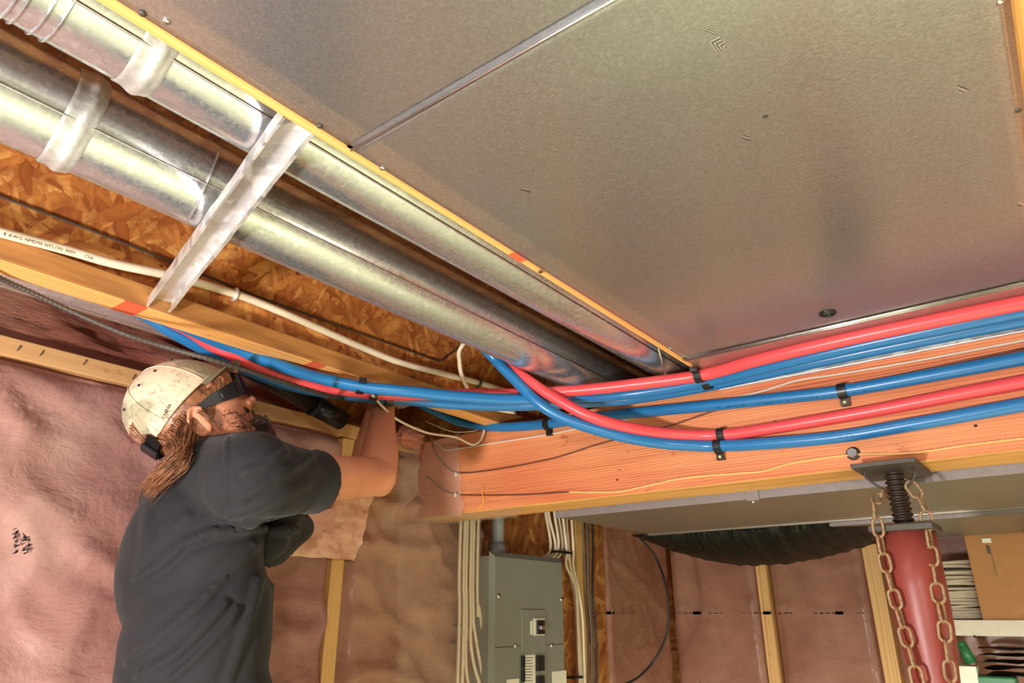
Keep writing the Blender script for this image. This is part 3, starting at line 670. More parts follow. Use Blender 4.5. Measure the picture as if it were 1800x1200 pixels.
for ph in (0, PI):
    addtube(bm, [c + N_[i] * 0.0013 * math.cos(i * 0.9 + ph) + T_[i].cross(N_[i]) * 0.0013 * math.sin(i * 0.9 + ph) for i, c in enumerate(cs)], 0.0015, 5)
tag(put(bm, 'thin_wire', MAT['copper']), 'twisted copper bell wire along the lower beam face', 'wire')
tag(put(tube([onZ(1157, 612, HJ + 0.0), onZ(1170, 660, 0.468)], 0.0017, 8, 1), 'nail', MAT['bright']), 'long bright nail sticking down from the middle joist end', 'nail')
# black corrugated cable across the left
bc = [onZ(-60, 455, 0.478), onZ(0, 489, 0.478), onZ(60, 516, 0.472), onZ(130, 549, 0.455), onZ(220, 587, 0.43), onZ(300, 612, 0.405), onZ(380, 634, 0.392), onZ(470, 662, 0.40), onZ(560, 690, 0.425), onX(620, 705, -1.30)]
bcs = spline(bc, 30); bm = NB(); bcs = [Vector((-1.16, -2.4, 0.476))] + bcs; addtube(bm, bcs, [0.0042 + 0.0006 * math.sin(i * 1.7) for i in range(len(bcs))], 10)
tag(put(bm, 'electric_cable', MAT['black_wire']), 'black ribbed cable running in front of the cap brim', 'cable')
# black drain pipe with coupling
a = onX(425, 640, -1.32); b = onX(556, 714, -1.335); c = onX(594, 735, -1.34); dd = (c - b).normalized()
t = thing('drain_pipe', 'black plastic pipe with a coupling hanging right of the man\'s face', 'pipe', b)
bm = NB(); cyl(bm, a - (b - a) * 0.5, b, 0.0215, 0.0215, 32); put(bm, 'pipe_barrel', MAT['black'], t)
bm = NB(); cyl(bm, b - dd * 0.01, c + dd * 0.012, 0.0245, 0.0245, 32); addtube(bm, [b - dd * 0.012, b - dd * 0.004], 0.0265, 32); put(bm, 'coupling', MAT['black'], t)

# ------------------------------------------------------------------ poly over the beam end
def polysheet(cs, n, label, wob=0.004, parent=None):
    """cs = four corners as world points"""
    A, B_, C_, D_ = [Vector(c) for c in cs]; nn = (B_ - A).cross(D_ - A).normalized()
    def f(u, v):
        p = A.lerp(B_, u).lerp(D_.lerp(C_, u), v)
        ed = 0.012 * noise.noise(p * 40) if (u in (0, 1) or v in (0, 1)) else 0
        return p + nn * (wob * noise.fractal(p * 16, 1, 2, 4)) + (B_ - A).normalized() * ed
    return gridmesh(f, n, n)
ps = thing('plastic_film', 'clear plastic film wrapped around the left end of the beam', 'plastic film', onY(760, 850, BY))
put(polysheet([onY(745, 781, BY - 0.012), onY(805, 762, BY - 0.007), onY(815, 905, BY - 0.007), onY(722, 925, BY - 0.012)], 40, '', 0.003), 'front_flap', MAT['milky'], ps)
put(polysheet([Vector((-1.47, BY - 0.006, BZ - 0.003)), Vector((-1.09, BY - 0.005, BZ - 0.002)), Vector((-1.22, BY + 0.13, BZ - 0.003)), Vector((-1.49, BY + 0.13, BZ - 0.004))], 30, '', 0.002), 'bottom_flap', MAT['milky'], ps)
put(polysheet([onY(690, 775, 1.40), onY(740, 782, 1.43), onY(735, 870, 1.43), onY(700, 905, 1.38)], 30, '', 0.010), 'torn_flap', MAT['milky'], ps)
tag(put(polysheet([onX(520, 885, -1.42), onX(655, 870, -1.42), onX(628, 985, -1.44), onX(480, 975, -1.44)], 44, '', 0.012), 'insulation_flap', MAT['pinkB']), 'pale pink film-faced insulation flap hanging below the raised arm', 'insulation')
p4 = [onX(530, 905, -1.40), onX(600, 890, -1.40), onX(578, 934, -1.41), onX(524, 918, -1.41)]
tag(put(polysheet(p4, 12, '', 0.003), 'paper_scrap', MAT['pink']), 'small folded pink flap hanging under the upper arm', 'insulation')
tag(put(polysheet([onX(700, 925, -1.435), onX(845, 905, -1.435), onX(858, 1260, -1.435), onX(700, 1260, -1.445)], 70, '', 0.012), 'plastic_film', MAT['poly']), 'clear plastic film over the white cables left of the grey panel', 'plastic film')

# ------------------------------------------------------------------ electrical wall
tag(put(box((WX - 0.015, 1.80, -1.3), (WX + 0.003, 2.525, 0.44), 0.001), 'backing_board', MAT['osb2'], smooth=False), 'particle board behind the grey electrical panel', 'board')
tag(put(box((WX + 0.004, 2.30, -1.3), (WX + 0.022, 2.36, 0.40), 0.001), 'batten', MAT['stud'], smooth=False), 'brown batten carrying thin black wires right of the panel', 'timber')
PX = -1.40
pn = thing('electrical_panel', 'grey electrical panel with breakers and paper tags', 'electrical panel', (PX - 0.04, 1.9, -0.6))
Y0, Y1, ZT, ZB = 1.706, 2.10, 0.184, -0.66
put(box((WX + 0.005, Y0 + 0.003, ZB), (PX - 0.012, Y1 - 0.02, ZT - 0.012), 0.003), 'box', MAT['panelside'], pn, False)
bm = NB(); A = [(PX - 0.012, Y0, ZB), (PX - 0.012, Y1, ZB), (PX - 0.012, Y1, ZT), (PX - 0.012, Y0, ZT)]; B_ = [(PX, Y0 + 0.016, ZB + 0.016), (PX, Y1 - 0.016, ZB + 0.016), (PX, Y1 - 0.016, ZT - 0.016), (PX, Y0 + 0.016, ZT - 0.016)]
va = [bm.verts.new(v) for v in A]; vb = [bm.verts.new(v) for v in B_]
bm.faces.new(vb); bm.faces.new(va[::-1])
for k in range(4): bm.faces.new((va[k], va[(k + 1) % 4], vb[(k + 1) % 4], vb[k]))
put(bm, 'cover', MAT['panel'], pn, False)
def PF(x, y, d=0.0): return onX(x, y, PX + d)
def pbox(x0, y0, x1, y1, d0, d1, nm, mt, par=pn, bev=0.001):
    a = PF(x0, y0); b = PF(x1, y1); return put(box((PX + d0, min(a.y, b.y), min(a.z, b.z)), (PX + d1, max(a.y, b.y), max(a.z, b.z)), bev), nm, mt, par, False)
# raised dead front (frame shaped)
pbox(915, 1070, 961, 1260, -0.001, 0.004, 'raised_front', MAT['panel'], bev=0.003)
zs = PF(930, 1134.5).z; put(box((PX, Y0 + 0.018, zs - 0.0009), (PX + 0.0006, Y1 - 0.018, zs + 0.0009)), 'cover_seam', MAT['ink'], pn, False)
mb = pbox(935, 1086, 954, 1116, 0.004, 0.008, 'main_breaker', MAT['paper']); pbox(939, 1090, 952, 1114, 0.008, 0.014, 'breaker_switch', MAT['black'], mb); pbox(942, 1099, 949, 1106, 0.014, 0.02, 'breaker_lever', MAT['bright'], mb)
pbox(930, 1091, 934, 1115, 0.004, 0.0046, 'breaker_label', MAT['paper'])
lb = pbox(919, 1151, 939, 1205, 0.004, 0.0052, 'circuit_label', MAT['paper'])
bm = NB()
for y in range(1155, 1205, 5):
    q = [PF(921, y, 0.0056), PF(937 - (y % 3), y, 0.0056), PF(937 - (y % 3), y + 1, 0.0056), PF(921, y + 1, 0.0056)]; bm.faces.new([bm.verts.new(v) for v in q])
put(bm, 'printing', MAT['ink'], lb, False)
for y in (1152, 1176): pbox(914, y, 919, y + 22, 0.004, 0.010, 'breaker', MAT['black'])
for y in (1152, 1166, 1188): pbox(940, y, 953, y + 12, 0.004, 0.011, 'breaker', MAT['black'])
pbox(970, 1180, 996, 1230, 0.0005, 0.0015, 'paper_tag', MAT['paper']); pbox(890, 1194, 912, 1230, 0.0005, 0.0015, 'paper_tag', MAT['paper'])
for x, y in ((877, 1047), (987, 1053), (906, 1134), (970, 1134)):
    bm = NB(); ball(bm, PF(x, y), (0.004, 0.0075, 0.0075), 2); put(bm, 'screw', MAT['bright'], pn)
kc = onY(853, 1010, Y0 + 0.001)
for rr in (0.020, 0.013):
    bm = NB(); addtube(bm, [Vector((-1.462, Y0 + 0.003, 0.105)) + Vector((rr * math.cos(a), 0, rr * 1.1 * math.sin(a))) for a in [2 * PI * k / 30 for k in range(30)]], 0.0013, 6, closed=True); put(bm, 'knockout_ring', MAT['panelside'], pn)
t = thing('conduit', 'grey plastic conduit entering the top of the electrical panel', 'conduit', (-1.445, 1.79, 0.17))
bm = NB(); cyl(bm, (-1.45, 1.795, 0.19), (-1.45, 1.795, 0.5), 0.020); put(bm, 'conduit_tube', MAT['conduit'], t)
bm = NB(); cyl(bm, (-1.45, 1.795, 0.165), (-1.45, 1.795, 0.215), 0.026); put(bm, 'connector', MAT['conduit'], t)
def bundle(ps, n, spread, r, mat, labels, seed, name='electric_cable', grp=None):
    random.seed(seed)
    for k in range(n):
        o_ = (k - (n - 1) / 2) * spread; ph = random.uniform(0, 6)
        path = [Vector(p) + Vector((0.004 * (k % 2), o_ * (1 + 0.25 * math.sin(i * 1.3 + ph)), 0)) for i, p in enumerate(ps)]
        tag(put(tube(path, r, 8, 6), name, mat), labels, 'cable', grp)
# left bundle under the film: each cable bends to the panel at its own height
for k in range(6):
    y = onX(796 + k * 6, 1000, WX + 0.022).y
    xs = 0.032 + 0.004 * (k % 2) + WX
    path = [Vector((xs + 0.02, y - 0.004, 0.30)), Vector((xs + 0.016, y, 0.10)), Vector((xs + 0.02, y + 0.001, 0.0))]
    if k >= 2:
        zt = 0.04 - 0.05 * (6 - k)
        path += [Vector((xs + 0.02, y + 0.002, zt + 0.04)), Vector((xs + 0.022, y + 0.02, zt - 0.03)), Vector((xs + 0.03, Y0 + 0.012, zt - 0.075 - 0.01 * k))]
    else: path += [Vector((xs + 0.02, y, -0.3)), Vector((xs + 0.02, y + 0.004, -0.9))]
    tag(put(tube(path, 0.0052, 10, 8), 'electric_cable', MAT['white_cable']), ['leftmost white cable of the left bundle, running straight down', 'straight white cable second from the left in the left bundle', 'third white cable of the left bundle, curving to the panel lowest of all', 'fourth white cable of the left bundle, curving to the panel second lowest', 'fifth white cable of the left bundle, curving to the panel second highest', 'rightmost white cable of the left bundle, curving to the panel highest'][k], 'cable', 'white cables left of the panel')
for z in (0.26, -0.03, -0.075):
    tag(put(box((WX + 0.012, 1.622, z), (WX + 0.05, 1.70 if z > 0 else 1.665, z + 0.008), 0.002), 'cable_strap', MAT['grey_wire'], smooth=False), {0.26: 'strap across the top of the left white cable bundle', -0.03: 'upper small strap low on the left white cable bundle', -0.075: 'lowest small strap on the left white cable bundle'}[z], 'strap')
random.seed(8)
for k in range(9):
    a = onX(958 + k * 5, 905, WX + 0.03); b = onX(968 + k * 4.2, 968, WX + 0.03); c_ = onX(993 + k * 2.4, 1000 + 6 * k, WX + 0.03); e = onX(1000 + k * 2.2, 1100, WX + 0.03); g = onX(1004 + k * 2.3, 1230, WX + 0.03)
    dx = Vector((0.007 * (k % 3), 0, 0)); j = lambda: Vector((0, random.uniform(-.007, .007), 0))
    path = [a + dx + j() + Vector((0, 0, 0.05)), a + dx + j(), b + dx + j(), b + dx * 0.5 + Vector((0, 0.01, -0.05)), c_ + dx + j() * 0.5, e + dx + j(), g + dx + j()]
    if k < 5: path = path[:3] + [Vector((WX + 0.03 + 0.004 * k, 1.985 + 0.018 * k, 0.162))]
    tag(put(tube(path, 0.0052, 8, 8), 'electric_cable', MAT['white_cable'] if k != 6 else plain('pinkish_cable', (204, 170, 150), 0.5)), ['leftmost white cable dropping behind the panel top', 'second white cable from the left above the panel top', 'middle white cable of five above the panel top', 'fourth white cable from the left above the panel top', 'rightmost white cable entering behind the panel top', 'white cable hugging the right edge of the panel cover', 'pinkish cable down the right side of the panel', 'white cable just right of the pinkish cable', 'outermost white cable right of the panel, nearest the batten'][k], 'cable', ('white cables into the panel top', 'white cables right of the panel')[k >= 5])
for n_, (x, y) in (('dark strap across the white cables above the panel', (975, 970)), ('small dark strap on the cables low right of the panel', (1003, 1190))):
    p = onX(x, y, WX + 0.03); tag(put(box(p + Vector((-0.012, -0.022 if y < 1000 else -0.01, -0.004)), p + Vector((0.026, 0.075 if y < 1000 else 0.04, 0.004)), 0.001), 'cable_strap', MAT['black'], smooth=False), n_, 'strap')
for k in range(4):
    pth = [onX(1024 + 5 * k, 900, WX + 0.028), onX(1026 + 5 * k, 960, WX + 0.028), onX(1029 + 4 * k, 1050, WX + 0.028), onX(1034 + 4.2 * k, 1120, WX + 0.028), onX(1034 + 4.5 * k, 1230, WX + 0.028)]
    tag(put(tube([p + Vector((0.004 * (k % 2), 0, 0)) for p in pth], 0.0042 if k == 3 else 0.0032, 8, 6), 'thin_wire', MAT['black'] if k == 3 else MAT['grey_wire']), ['leftmost thin grey wire on the batten right of the panel', 'second thin grey wire on the batten right of the panel', 'thin grey wire touching the black cable on the batten', 'black cable on the batten right of the panel'][k], 'wire', 'wires on the batten')
lp = [onX(1118, 935, -1.42), onY(1124, 944, 2.5), onY(1150, 975, 2.55), onY(1168, 1020, 2.55), onY(1175, 1075, 2.55), onY(1170, 1120, 2.55), onY(1150, 1160, 2.55), onY(1122, 1190, 2.5), onY(1090, 1205, 2.45), onY(1050, 1215, 2.45)]
tag(put(tube(lp[1:], 0.0042, 10, 8), 'electric_cable', MAT['black']), 'black cable hanging in a wide arc under the metal duct', 'cable')

# ------------------------------------------------------------------ rectangular ducts behind the beam
TY = BY + 0.142; TZ = 0.2485
tr = thing('duct_trunk', 'wide rectangular galvanised duct just behind the beam', 'duct', (0, TY, TZ))
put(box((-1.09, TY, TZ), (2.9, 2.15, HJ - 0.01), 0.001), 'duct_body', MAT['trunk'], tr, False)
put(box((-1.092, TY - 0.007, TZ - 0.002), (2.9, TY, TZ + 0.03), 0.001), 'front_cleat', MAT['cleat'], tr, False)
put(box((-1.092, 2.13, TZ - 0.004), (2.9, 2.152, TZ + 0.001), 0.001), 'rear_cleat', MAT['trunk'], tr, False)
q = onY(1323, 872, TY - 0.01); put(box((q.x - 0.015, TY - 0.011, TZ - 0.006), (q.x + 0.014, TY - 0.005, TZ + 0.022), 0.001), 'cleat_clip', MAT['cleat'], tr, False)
bm = NB(); ball(bm, (q.x - 0.002, TY - 0.006, TZ - 0.008), 0.004, 2); put(bm, 'screw', MAT['bright'], tr)
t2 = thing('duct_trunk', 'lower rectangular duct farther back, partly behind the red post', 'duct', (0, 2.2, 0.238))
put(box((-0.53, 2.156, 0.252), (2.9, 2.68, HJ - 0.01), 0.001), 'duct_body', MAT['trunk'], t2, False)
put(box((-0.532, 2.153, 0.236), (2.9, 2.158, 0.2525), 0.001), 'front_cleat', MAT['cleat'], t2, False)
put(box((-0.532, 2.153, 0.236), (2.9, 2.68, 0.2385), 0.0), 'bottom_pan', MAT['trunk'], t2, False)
# sagging black bag
def bag(u, v):
    x = -1.17 + 0.80 * u; a = PI * (v * 1.0)
    sag = (math.sin(PI * min(1, u * 1.02)) ** 0.8) * 0.105 * (1 - 0.35 * u) + 0.01
    wr = 0.006 * noise.noise(Vector((x * 38, a * 1.2, 1))) + 0.003 * noise.noise(Vector((x * 90, a * 2, 4)))
    return Vector((x, 2.16 + 0.5 * v + 0 * a, TZ + 0.005 - (sag + wr) * (math.sin(a) ** 0.55)))
bm = gridmesh(bag, 130, 40); bmesh.ops.solidify(bm, geom=bm.faces[:], thickness=0.002)
tag(put(bm, 'plastic_bag', MAT['blackpoly']), 'crumpled glossy black plastic sagging behind the rectangular duct', 'plastic sheeting')

# ------------------------------------------------------------------ jack post
PCX, PCY = -0.238, 1.492
jp = thing('jack_post', 'red steel jack post with a screw top under the beam', 'post', (PCX, PCY, FLOOR))
put(box((PCX - 0.055, 1.40, BZ - 0.0085), (PCX + 0.052, 1.575, BZ - 0.0005), 0.001), 'top_plate', MAT['steel'], jp, False)
bm = NB(); n = 240; z0, z1 = 0.135, BZ - 0.008; hp = []
N = 20; rings = []
for i in range(97):
    z = z0 + (z1 - z0) * i / 96; rr = 0.0165 + 0.0022 * math.cos(2 * PI * i / 8.0)
    rings.append([bm.verts.new((PCX + rr * math.cos(2 * PI * k / N), PCY + rr * math.sin(2 * PI * k / N), z + 0.0013 * k / N)) for k in range(N)])
for i in range(96):
    for k in range(N): bm.faces.new((rings[i][k], rings[i][(k + 1) % N], rings[i + 1][(k + 1) % N], rings[i + 1][k]))
put(bm, 'screw_rod', MAT['thread'], jp)
PT = 0.142
put(box((PCX - 0.053, PCY - 0.053, PT), (PCX + 0.053, PCY + 0.053, PT + 0.013), 0.003, None), 'nut_plate', MAT['steel'], jp, False)
bm = NB(); prof = [(PT, 0.0475), (0.05, 0.0475), (-0.02, 0.0455), (-0.09, 0.038), (-0.16, 0.033), (-0.3, 0.031), (FLOOR, 0.031)]
addtube(bm, [(PCX, PCY, z) for z, r in prof], [r for z, r in prof], 48); put(bm, 'tube', MAT['redpost'], jp)
put(box((PCX - 0.09, PCY - 0.09, FLOOR), (PCX + 0.09, PCY + 0.09, FLOOR + 0.01), 0.002), 'base_plate', MAT['steel'], jp, False)
for sx in (-1, 1):
    p = Vector((PCX + 0.037 * sx, 1.43 + (0.03 if sx > 0 else 0), BZ - 0.009))
    put(tube([p, p + Vector((0.002 * sx, 0, -0.012)), p + Vector((-0.012 * sx, 0.01, -0.028)), p + Vector((-0.02 * sx, 0.015, -0.034))], 0.0022, 8, 6), 'bent_nail', MAT['steel'], jp)
# chain links
def linkmesh(L=0.038, W=0.0235, r=0.0027):
    pts = []
    h = L / 2 - W / 2; R_ = W / 2 - r
    for k in range(13): a = PI * k / 12; pts.append(Vector((R_ * math.cos(a), 0, h + R_ * math.sin(a))))
    for k in range(13): a = PI + PI * k / 12; pts.append(Vector((R_ * math.cos(a), 0, -h + R_ * math.sin(a))))
    bm = NB(); addtube(bm, pts, r, 10, closed=True); me = bpy.data.meshes.new('chain_link'); bm.to_mesh(me); bm.free()
    me.materials.append(MAT['chain'])
    for p in me.polygons: p.use_smooth = True
    return me
LM = linkmesh()
def chain(path, label, pitch=0.0305, seed=1):
    random.seed(seed); root = thing('chain', label, 'chain', path[0]); P = spline(path, 40); cum = [0]
    for i in range(1, len(P)): cum.append(cum[-1] + (P[i] - P[i - 1]).length)
    s_ = pitch / 2; i = 1; k = 0
    while s_ < cum[-1]:
        while cum[i] < s_: i += 1
        T_ = (P[i] - P[i - 1]).normalized(); p = P[i - 1] + T_ * (s_ - cum[i - 1])
        zax = T_; xax = zax.cross(Vector((0.35, -1, 0.1))).normalized(); yax = zax.cross(xax).normalized()
        a = (PI / 2 if k % 2 else 0.0) + 0.45 + random.uniform(-0.25, 0.25)
        X2 = xax * math.cos(a) + yax * math.sin(a); Y2 = zax.cross(X2)
        m = Matrix((X2, Y2, zax)).transposed().to_4x4(); m.translation = p - ORG[root.name]
        o_ = bpy.data.objects.new('link', LM); C.objects.link(o_); o_.parent = root; o_.matrix_local = m
        s_ += pitch; k += 1
    return root
yc = PCY - 0.056
chain([onY(1573, 862, PCY + 0.03), onY(1547, 872, 1.46), onY(1537, 892, yc), onY(1543, 925, yc), onY(1552, 975, yc), onY(1568, 1035, yc), onY(1588, 1105, yc - 0.004), onY(1605, 1165, yc - 0.008), onY(1625, 1250, yc - 0.008)], 'rusty chain hanging down the left side of the red post', seed=2)
chain([onY(1596, 848, PCY - 0.02), onY(1612, 868, 1.47), onY(1625, 895, 1.46), onY(1630, 925, 1.46), onY(1636, 965, 1.46), onY(1646, 1030, 1.455), onY(1657, 1085, 1.45), onY(1664, 1140, 1.45), onY(1672, 1200, 1.44), onY(1680, 1260, 1.44)], 'rusty chain hanging down the right side of the red post', seed=3)

# ------------------------------------------------------------------ shelf corner
SY = 2.75
def SB(x0, y0, x1, y1, ya, yb, nm, mt, par=None, bev=0.001):
    a = onY(x0, y0, ya); b = onY(x1, y1, ya); return put(box((min(a.x, b.x), ya, min(a.z, b.z)), (max(a.x, b.x), yb, max(a.z, b.z)), bev), nm, mt, par, False)
sh2 = thing('shelf', 'white shelf board right of the post holding a cardboard box', 'shelf', onY(1730, 1122, SY))
SB(1640, 1089, 2050, 1122, SY, SY + 0.30, 'shelf_board', MAT['whiteboard'], sh2)
a = onY(1750, 1122, SY); put(box((a.x + 0.3, SY + 0.02, FLOOR), (a.x + 0.33, SY + 0.29, a.z)), 'side_panel', MAT['whiteboard'], sh2, False)
put(box((onY(1640, 1100, SY).x, SY + 0.02, FLOOR), (onY(1640, 1100, SY).x + 0.02, SY + 0.29, a.z)), 'side_panel', MAT['whiteboard'], sh2, False)
bm = NB(); ball(bm, onY(1713, 1118, SY), 0.0035, 2); put(bm, 'peg_hole', MAT['ink'], sh2)
top = onY(1700, 1089, SY).z
bx = thing('cardboard_box', 'tall brown cardboard box with a clear handle strip', 'box', onY(1750, 1089, SY))
a = onY(1727, 1089, SY); put(box((a.x, SY + 0.01, top), (a.x + 0.17, SY + 0.26, top + 0.34), 0.002), 'carton', MAT['card'], bx, False)
SB(1725, 946, 1743, 953, SY + 0.006, SY + 0.0095, 'address_label', MAT['paper'], bx); SB(1741, 962, 1752, 1013, SY + 0.006, SY + 0.0095, 'clear_strip', MAT['bright'], bx); SB(1733, 958, 1741, 973, SY + 0.006, SY + 0.0095, 'hand_hole', MAT['black_wire'], bx)
bm = NB(); ctr = onY(1688, 1089, SY + 0.12) ; cz0 = top
random.seed(11)
for k in range(26):
    z = cz0 + 0.008 + 0.0068 * k; R_ = 0.095 + random.uniform(-0.006, 0.004); tl = random.uniform(-0.08, 0.08); ph = random.uniform(0, 6)
    addtube(bm, [Vector((ctr.x + R_ * math.cos(a), SY + 0.12 + R_ * math.sin(a), max(cz0 + 0.005, z + tl * R_ * math.cos(a + ph)))) for a in [2 * PI * j / 36 for j in range(36)]], 0.0048, 8, closed=True)
coil = tag(put(bm, 'cable_coil', plain('grey_tan_jacket', (176, 162, 142), 0.6)), 'coil of white cable standing on the white shelf', 'cable')  # even grey-tan jacket, darker than the other white cables
tag(put(box((-0.06, SY + 0.02, top + 0.001), (0.3, SY + 0.28, 0.24), 0.01), 'wrapped_bundle', MAT['pinkB'], smooth=False), 'film-wrapped pinkish bundle right of the cardboard box', 'bundle')
# things under the shelf
lab = ['uppermost dark folded sheet in the stack below the white shelf', 'dark folded sheet below the topmost one under the shelf', 'grey-brown folded sheet in the middle of the stack under the shelf', 'black folded sheet low in the stack under the shelf', 'lowest dark brown folded sheet of the stack under the shelf']
mts = [MAT['black'], MAT['black'], MAT['grey_wire'], MAT['black'], MAT['black_wire']]
for k in range(5):
    a = onY(1712 + 4 * k, 1124 + 11.5 * k, SY + 0.03)
    wv = lambda u, v: Vector((a.x + 0.32 * u, SY + 0.03 + 0.22 * v, a.z - 0.026 + 0.006 * noise.noise(Vector((u * 5, v * 4, k * 3)))))
    bm = gridmesh(wv, 20, 10); bmesh.ops.solidify(bm, geom=bm.faces[:], thickness=-0.0235)
    tag(put(bm, 'folded_sheet', mts[k]), lab[k], 'sheeting')
p = onY(1697, 1147, SY + 0.06); bm = NB(); cyl(bm, p + Vector((0.01, 0, -0.03)), p + Vector((-0.004, 0, 0.022)), 0.018, 0.014, 20); ball(bm, p + Vector((-0.004, 0, 0.022)), 0.014, 2)
tag(put(bm, 'bottle', MAT['green']), 'small green bottle below the shelf left end', 'bottle')
tag(put(box(onY(1692, 1240, SY + 0.02), onY(1715, 1171, SY + 0.02) + Vector((0, 0.08, 0)), 0.002), 'carton', MAT['paper'], smooth=False), 'white carton below the green bottle', 'box')
tag(put(box(onY(1725, 1240, SY + 0.02), onY(1785, 1190, SY + 0.02) + Vector((0, 0.08, 0)), 0.006), 'carton', MAT['green'], smooth=False), 'green carton below the dark stack of sheets', 'box')

# ------------------------------------------------------------------ the man
def skinmat():
    t = NT('skin', 0.45); v = t.mp(); t.col(t.ramp(t.noise(v, 9, 4, 0.6), [(0.3, s2l((200, 126, 96))), (0.7, s2l((222, 154, 118)))]))
    t.set(Subsurface_Weight=0.12, Subsurface_Scale=0.01); t.b.inputs['Subsurface Radius'].default_value = (1, 0.35, 0.2)
    t.bump(t.noise(v, 160, 3), 0.12, 0.001); return t.m
def shirtmat():
    t = NT('black_cotton', 0.85); v = t.mp(); n1 = t.noise(v, 5, 3); t.col(t.ramp(n1, [(0.3, s2l((19, 19, 23))), (0.7, s2l((27, 27, 32)))]))
    t.set(Sheen_Weight=0.06, Sheen_Roughness=0.5)
    p = t.bump(t.noise(v, 900, 2), 0.25, 0.001); t.bump(t.noise(t.mp((1, 1, 0.5), (0.6, 0.2, 0.3)), 9, 3, 0.5, 0.6), 0.35, 0.012, p); return t.m
def hairmat(n, a, b):
    t = NT(n, 0.42); inf = t.n.new('ShaderNodeTexNoise'); inf.inputs['Scale'].default_value = 60; t.L(t.tc.outputs['Object'], inf.inputs['Vector'])
    t.col(t.ramp(inf.outputs['Fac'], [(0.35, s2l(a)), (0.65, s2l(b))])); return t.m
def capmat():
    t = NT('map_print_cotton', 0.8); v = t.mp()
    def contour(sc, w_, off):
        n_ = t.noise(t.mp((1, 1, 1), (off, off, 0)), sc, 3, 0.6, 0.3); a = t.math('ABSOLUTE', t.math('SUBTRACT', t.math('FRACT', t.math('MULTIPLY', n_, 6.0)), 0.5)); return t.ramp(a, [(0.0, 1.0), (w_, 0.0)])
    area_ = t.ramp(t.noise(t.mp((1, 1, 1), (0.7, 0, 0)), 11, 2, 0.4), [(0.50, 0.0), (0.54, 1.0)])
    c = t.mix(area_, s2l((222, 196, 168)), s2l((164, 156, 130)))
    c = t.mix(t.math('MULTIPLY', contour(20, 0.09, 0.3), 0.55), c, s2l((92, 74, 58)))
    c = t.mix(t.math('MULTIPLY', contour(9, 0.035, 1.3), 0.5), c, s2l((120, 96, 76)))
    t.col(c); t.bump(t.noise(v, 30, 3), 0.3, 0.004); return t.m
MAT['skin'] = skinmat(); MAT['shirt'] = shirtmat(); MAT['cap'] = capmat()
MAT['hair'] = hairmat('auburn_hair', (92, 52, 34), (168, 112, 76)); MAT['beard'] = hairmat('brown_beard', (38, 22, 17), (76, 46, 34))
MAT['denim'] = plain('dark_denim', (44, 50, 66), 0.85, 0, (300, 0.3)); MAT['boot'] = plain('brown_leather', (84, 58, 38), 0.55)
MAT['lens'] = plain('dark_lens', (14, 14, 16), 0.12)
HA = math.radians(15); HPT = math.radians(30)
hf0 = (RIGHT * math.cos(HA) + AWAY * math.sin(HA)).normalized(); hl = UPW.cross(hf0)
hf = (hf0 * math.cos(HPT) + UPW * math.sin(HPT)).normalized(); hu = hf.cross(hl).normalized()
EAR = dep(355, 738, 1.235); HO = EAR + hl * 0.077
HROT = Matrix((hf, hl, hu)).transposed()
def W(x, y, z): return HO + hf * x + hl * y + hu * z
def HP(px, py, y=0.0):
    d = ray(px, py); t_ = ((HO + hl * y).dot(hl)) / d.dot(hl); return d * t_
def loc(p): q = p - HO; return q.dot(hf), q.dot(hl), q.dot(hu)
def hb(bm, c, r, sub=3): ball(bm, c, r, sub, HROT)
RS = dep(440, 842, 1.17); TC = RS + Vector((-0.160, 0.012, 0.0)); LS = TC + Vector((-0.155, 0.03, 0.0))
EL = dep(664, 838, 1.48); WR = onX(674, 712, -1.262); 
LEL = dep(640, 835, 1.62); LWR = onX(664, 715, -1.345)
PEL = TC + Vector((0.03, -0.01, -0.62))
body = NB()
# head
hb(body, W(0.004, 0, 0.045), (0.084, 0.072, 0.080), 4)
hb(body, W(0.028, 0, -0.004), (0.052, 0.062, 0.074)); 
brow = HP(414, 672); nb = HP(421, 686); tip = HP(450, 700); base = HP(438, 711); lipU = HP(443, 721); lipL = HP(446, 731); chin = HP(458, 752)
for s in (-1, 1):
    capsule(body, brow - hf * 0.014 + hl * s * 0.012, brow - hf * 0.026 + hl * s * 0.038, 0.011, 0.010)
    hb(body, HP(386, 708, 0) - hf * 0.010 + hl * s * 0.042, (0.024, 0.020, 0.022))
    hb(body, base - hf * 0.004 + hl * s * 0.012, (0.011, 0.008, 0.008))
    capsule(body, W(0.0, 0.058 * s, -0.03), W(0.058, 0.026 * s, -0.088), 0.020, 0.022)
hb(body, brow - hf * 0.040 + hu * 0.0, (0.042, 0.052, 0.032))
capsule(body, nb - hf * 0.008, tip - hf * 0.012, 0.0085, 0.0105); hb(body, tip - hf * 0.012, (0.0125, 0.0115, 0.011))
hb(body, lipU - hf * 0.016, (0.018, 0.026, 0.012)); hb(body, lipL - hf * 0.018, (0.016, 0.021, 0.007)); hb(body, lipU - hf * 0.028 - hu * 0.01, (0.026, 0.036, 0.034))
hb(body, chin - hf * 0.022, (0.026, 0.028, 0.024))
capsule(body, chin - hf * 0.03, W(0.0, 0, -0.06), 0.024, 0.045)
for s in (-1, 1):   # ears
    ec = W(-0.004, 0.079 * s, -0.003); pts = []
    for k in range(15):
        a = math.radians(-60 + 285 * k / 14); pts.append(ec + hf * (-0.016 * math.sin(a) * 1.0) + hu * (0.028 * -math.cos(a)) + hl * (s * (0.008 + 0.010 * max(0, math.sin(a)))))
    addtube(body, pts, 0.0042, 8); hb(body, ec + hl * (0.004 * s) + hf * 0.002, (0.0155, 0.0085, 0.0255)); hb(body, ec + hu * -0.026 + hf * 0.005, (0.007, 0.005, 0.010))
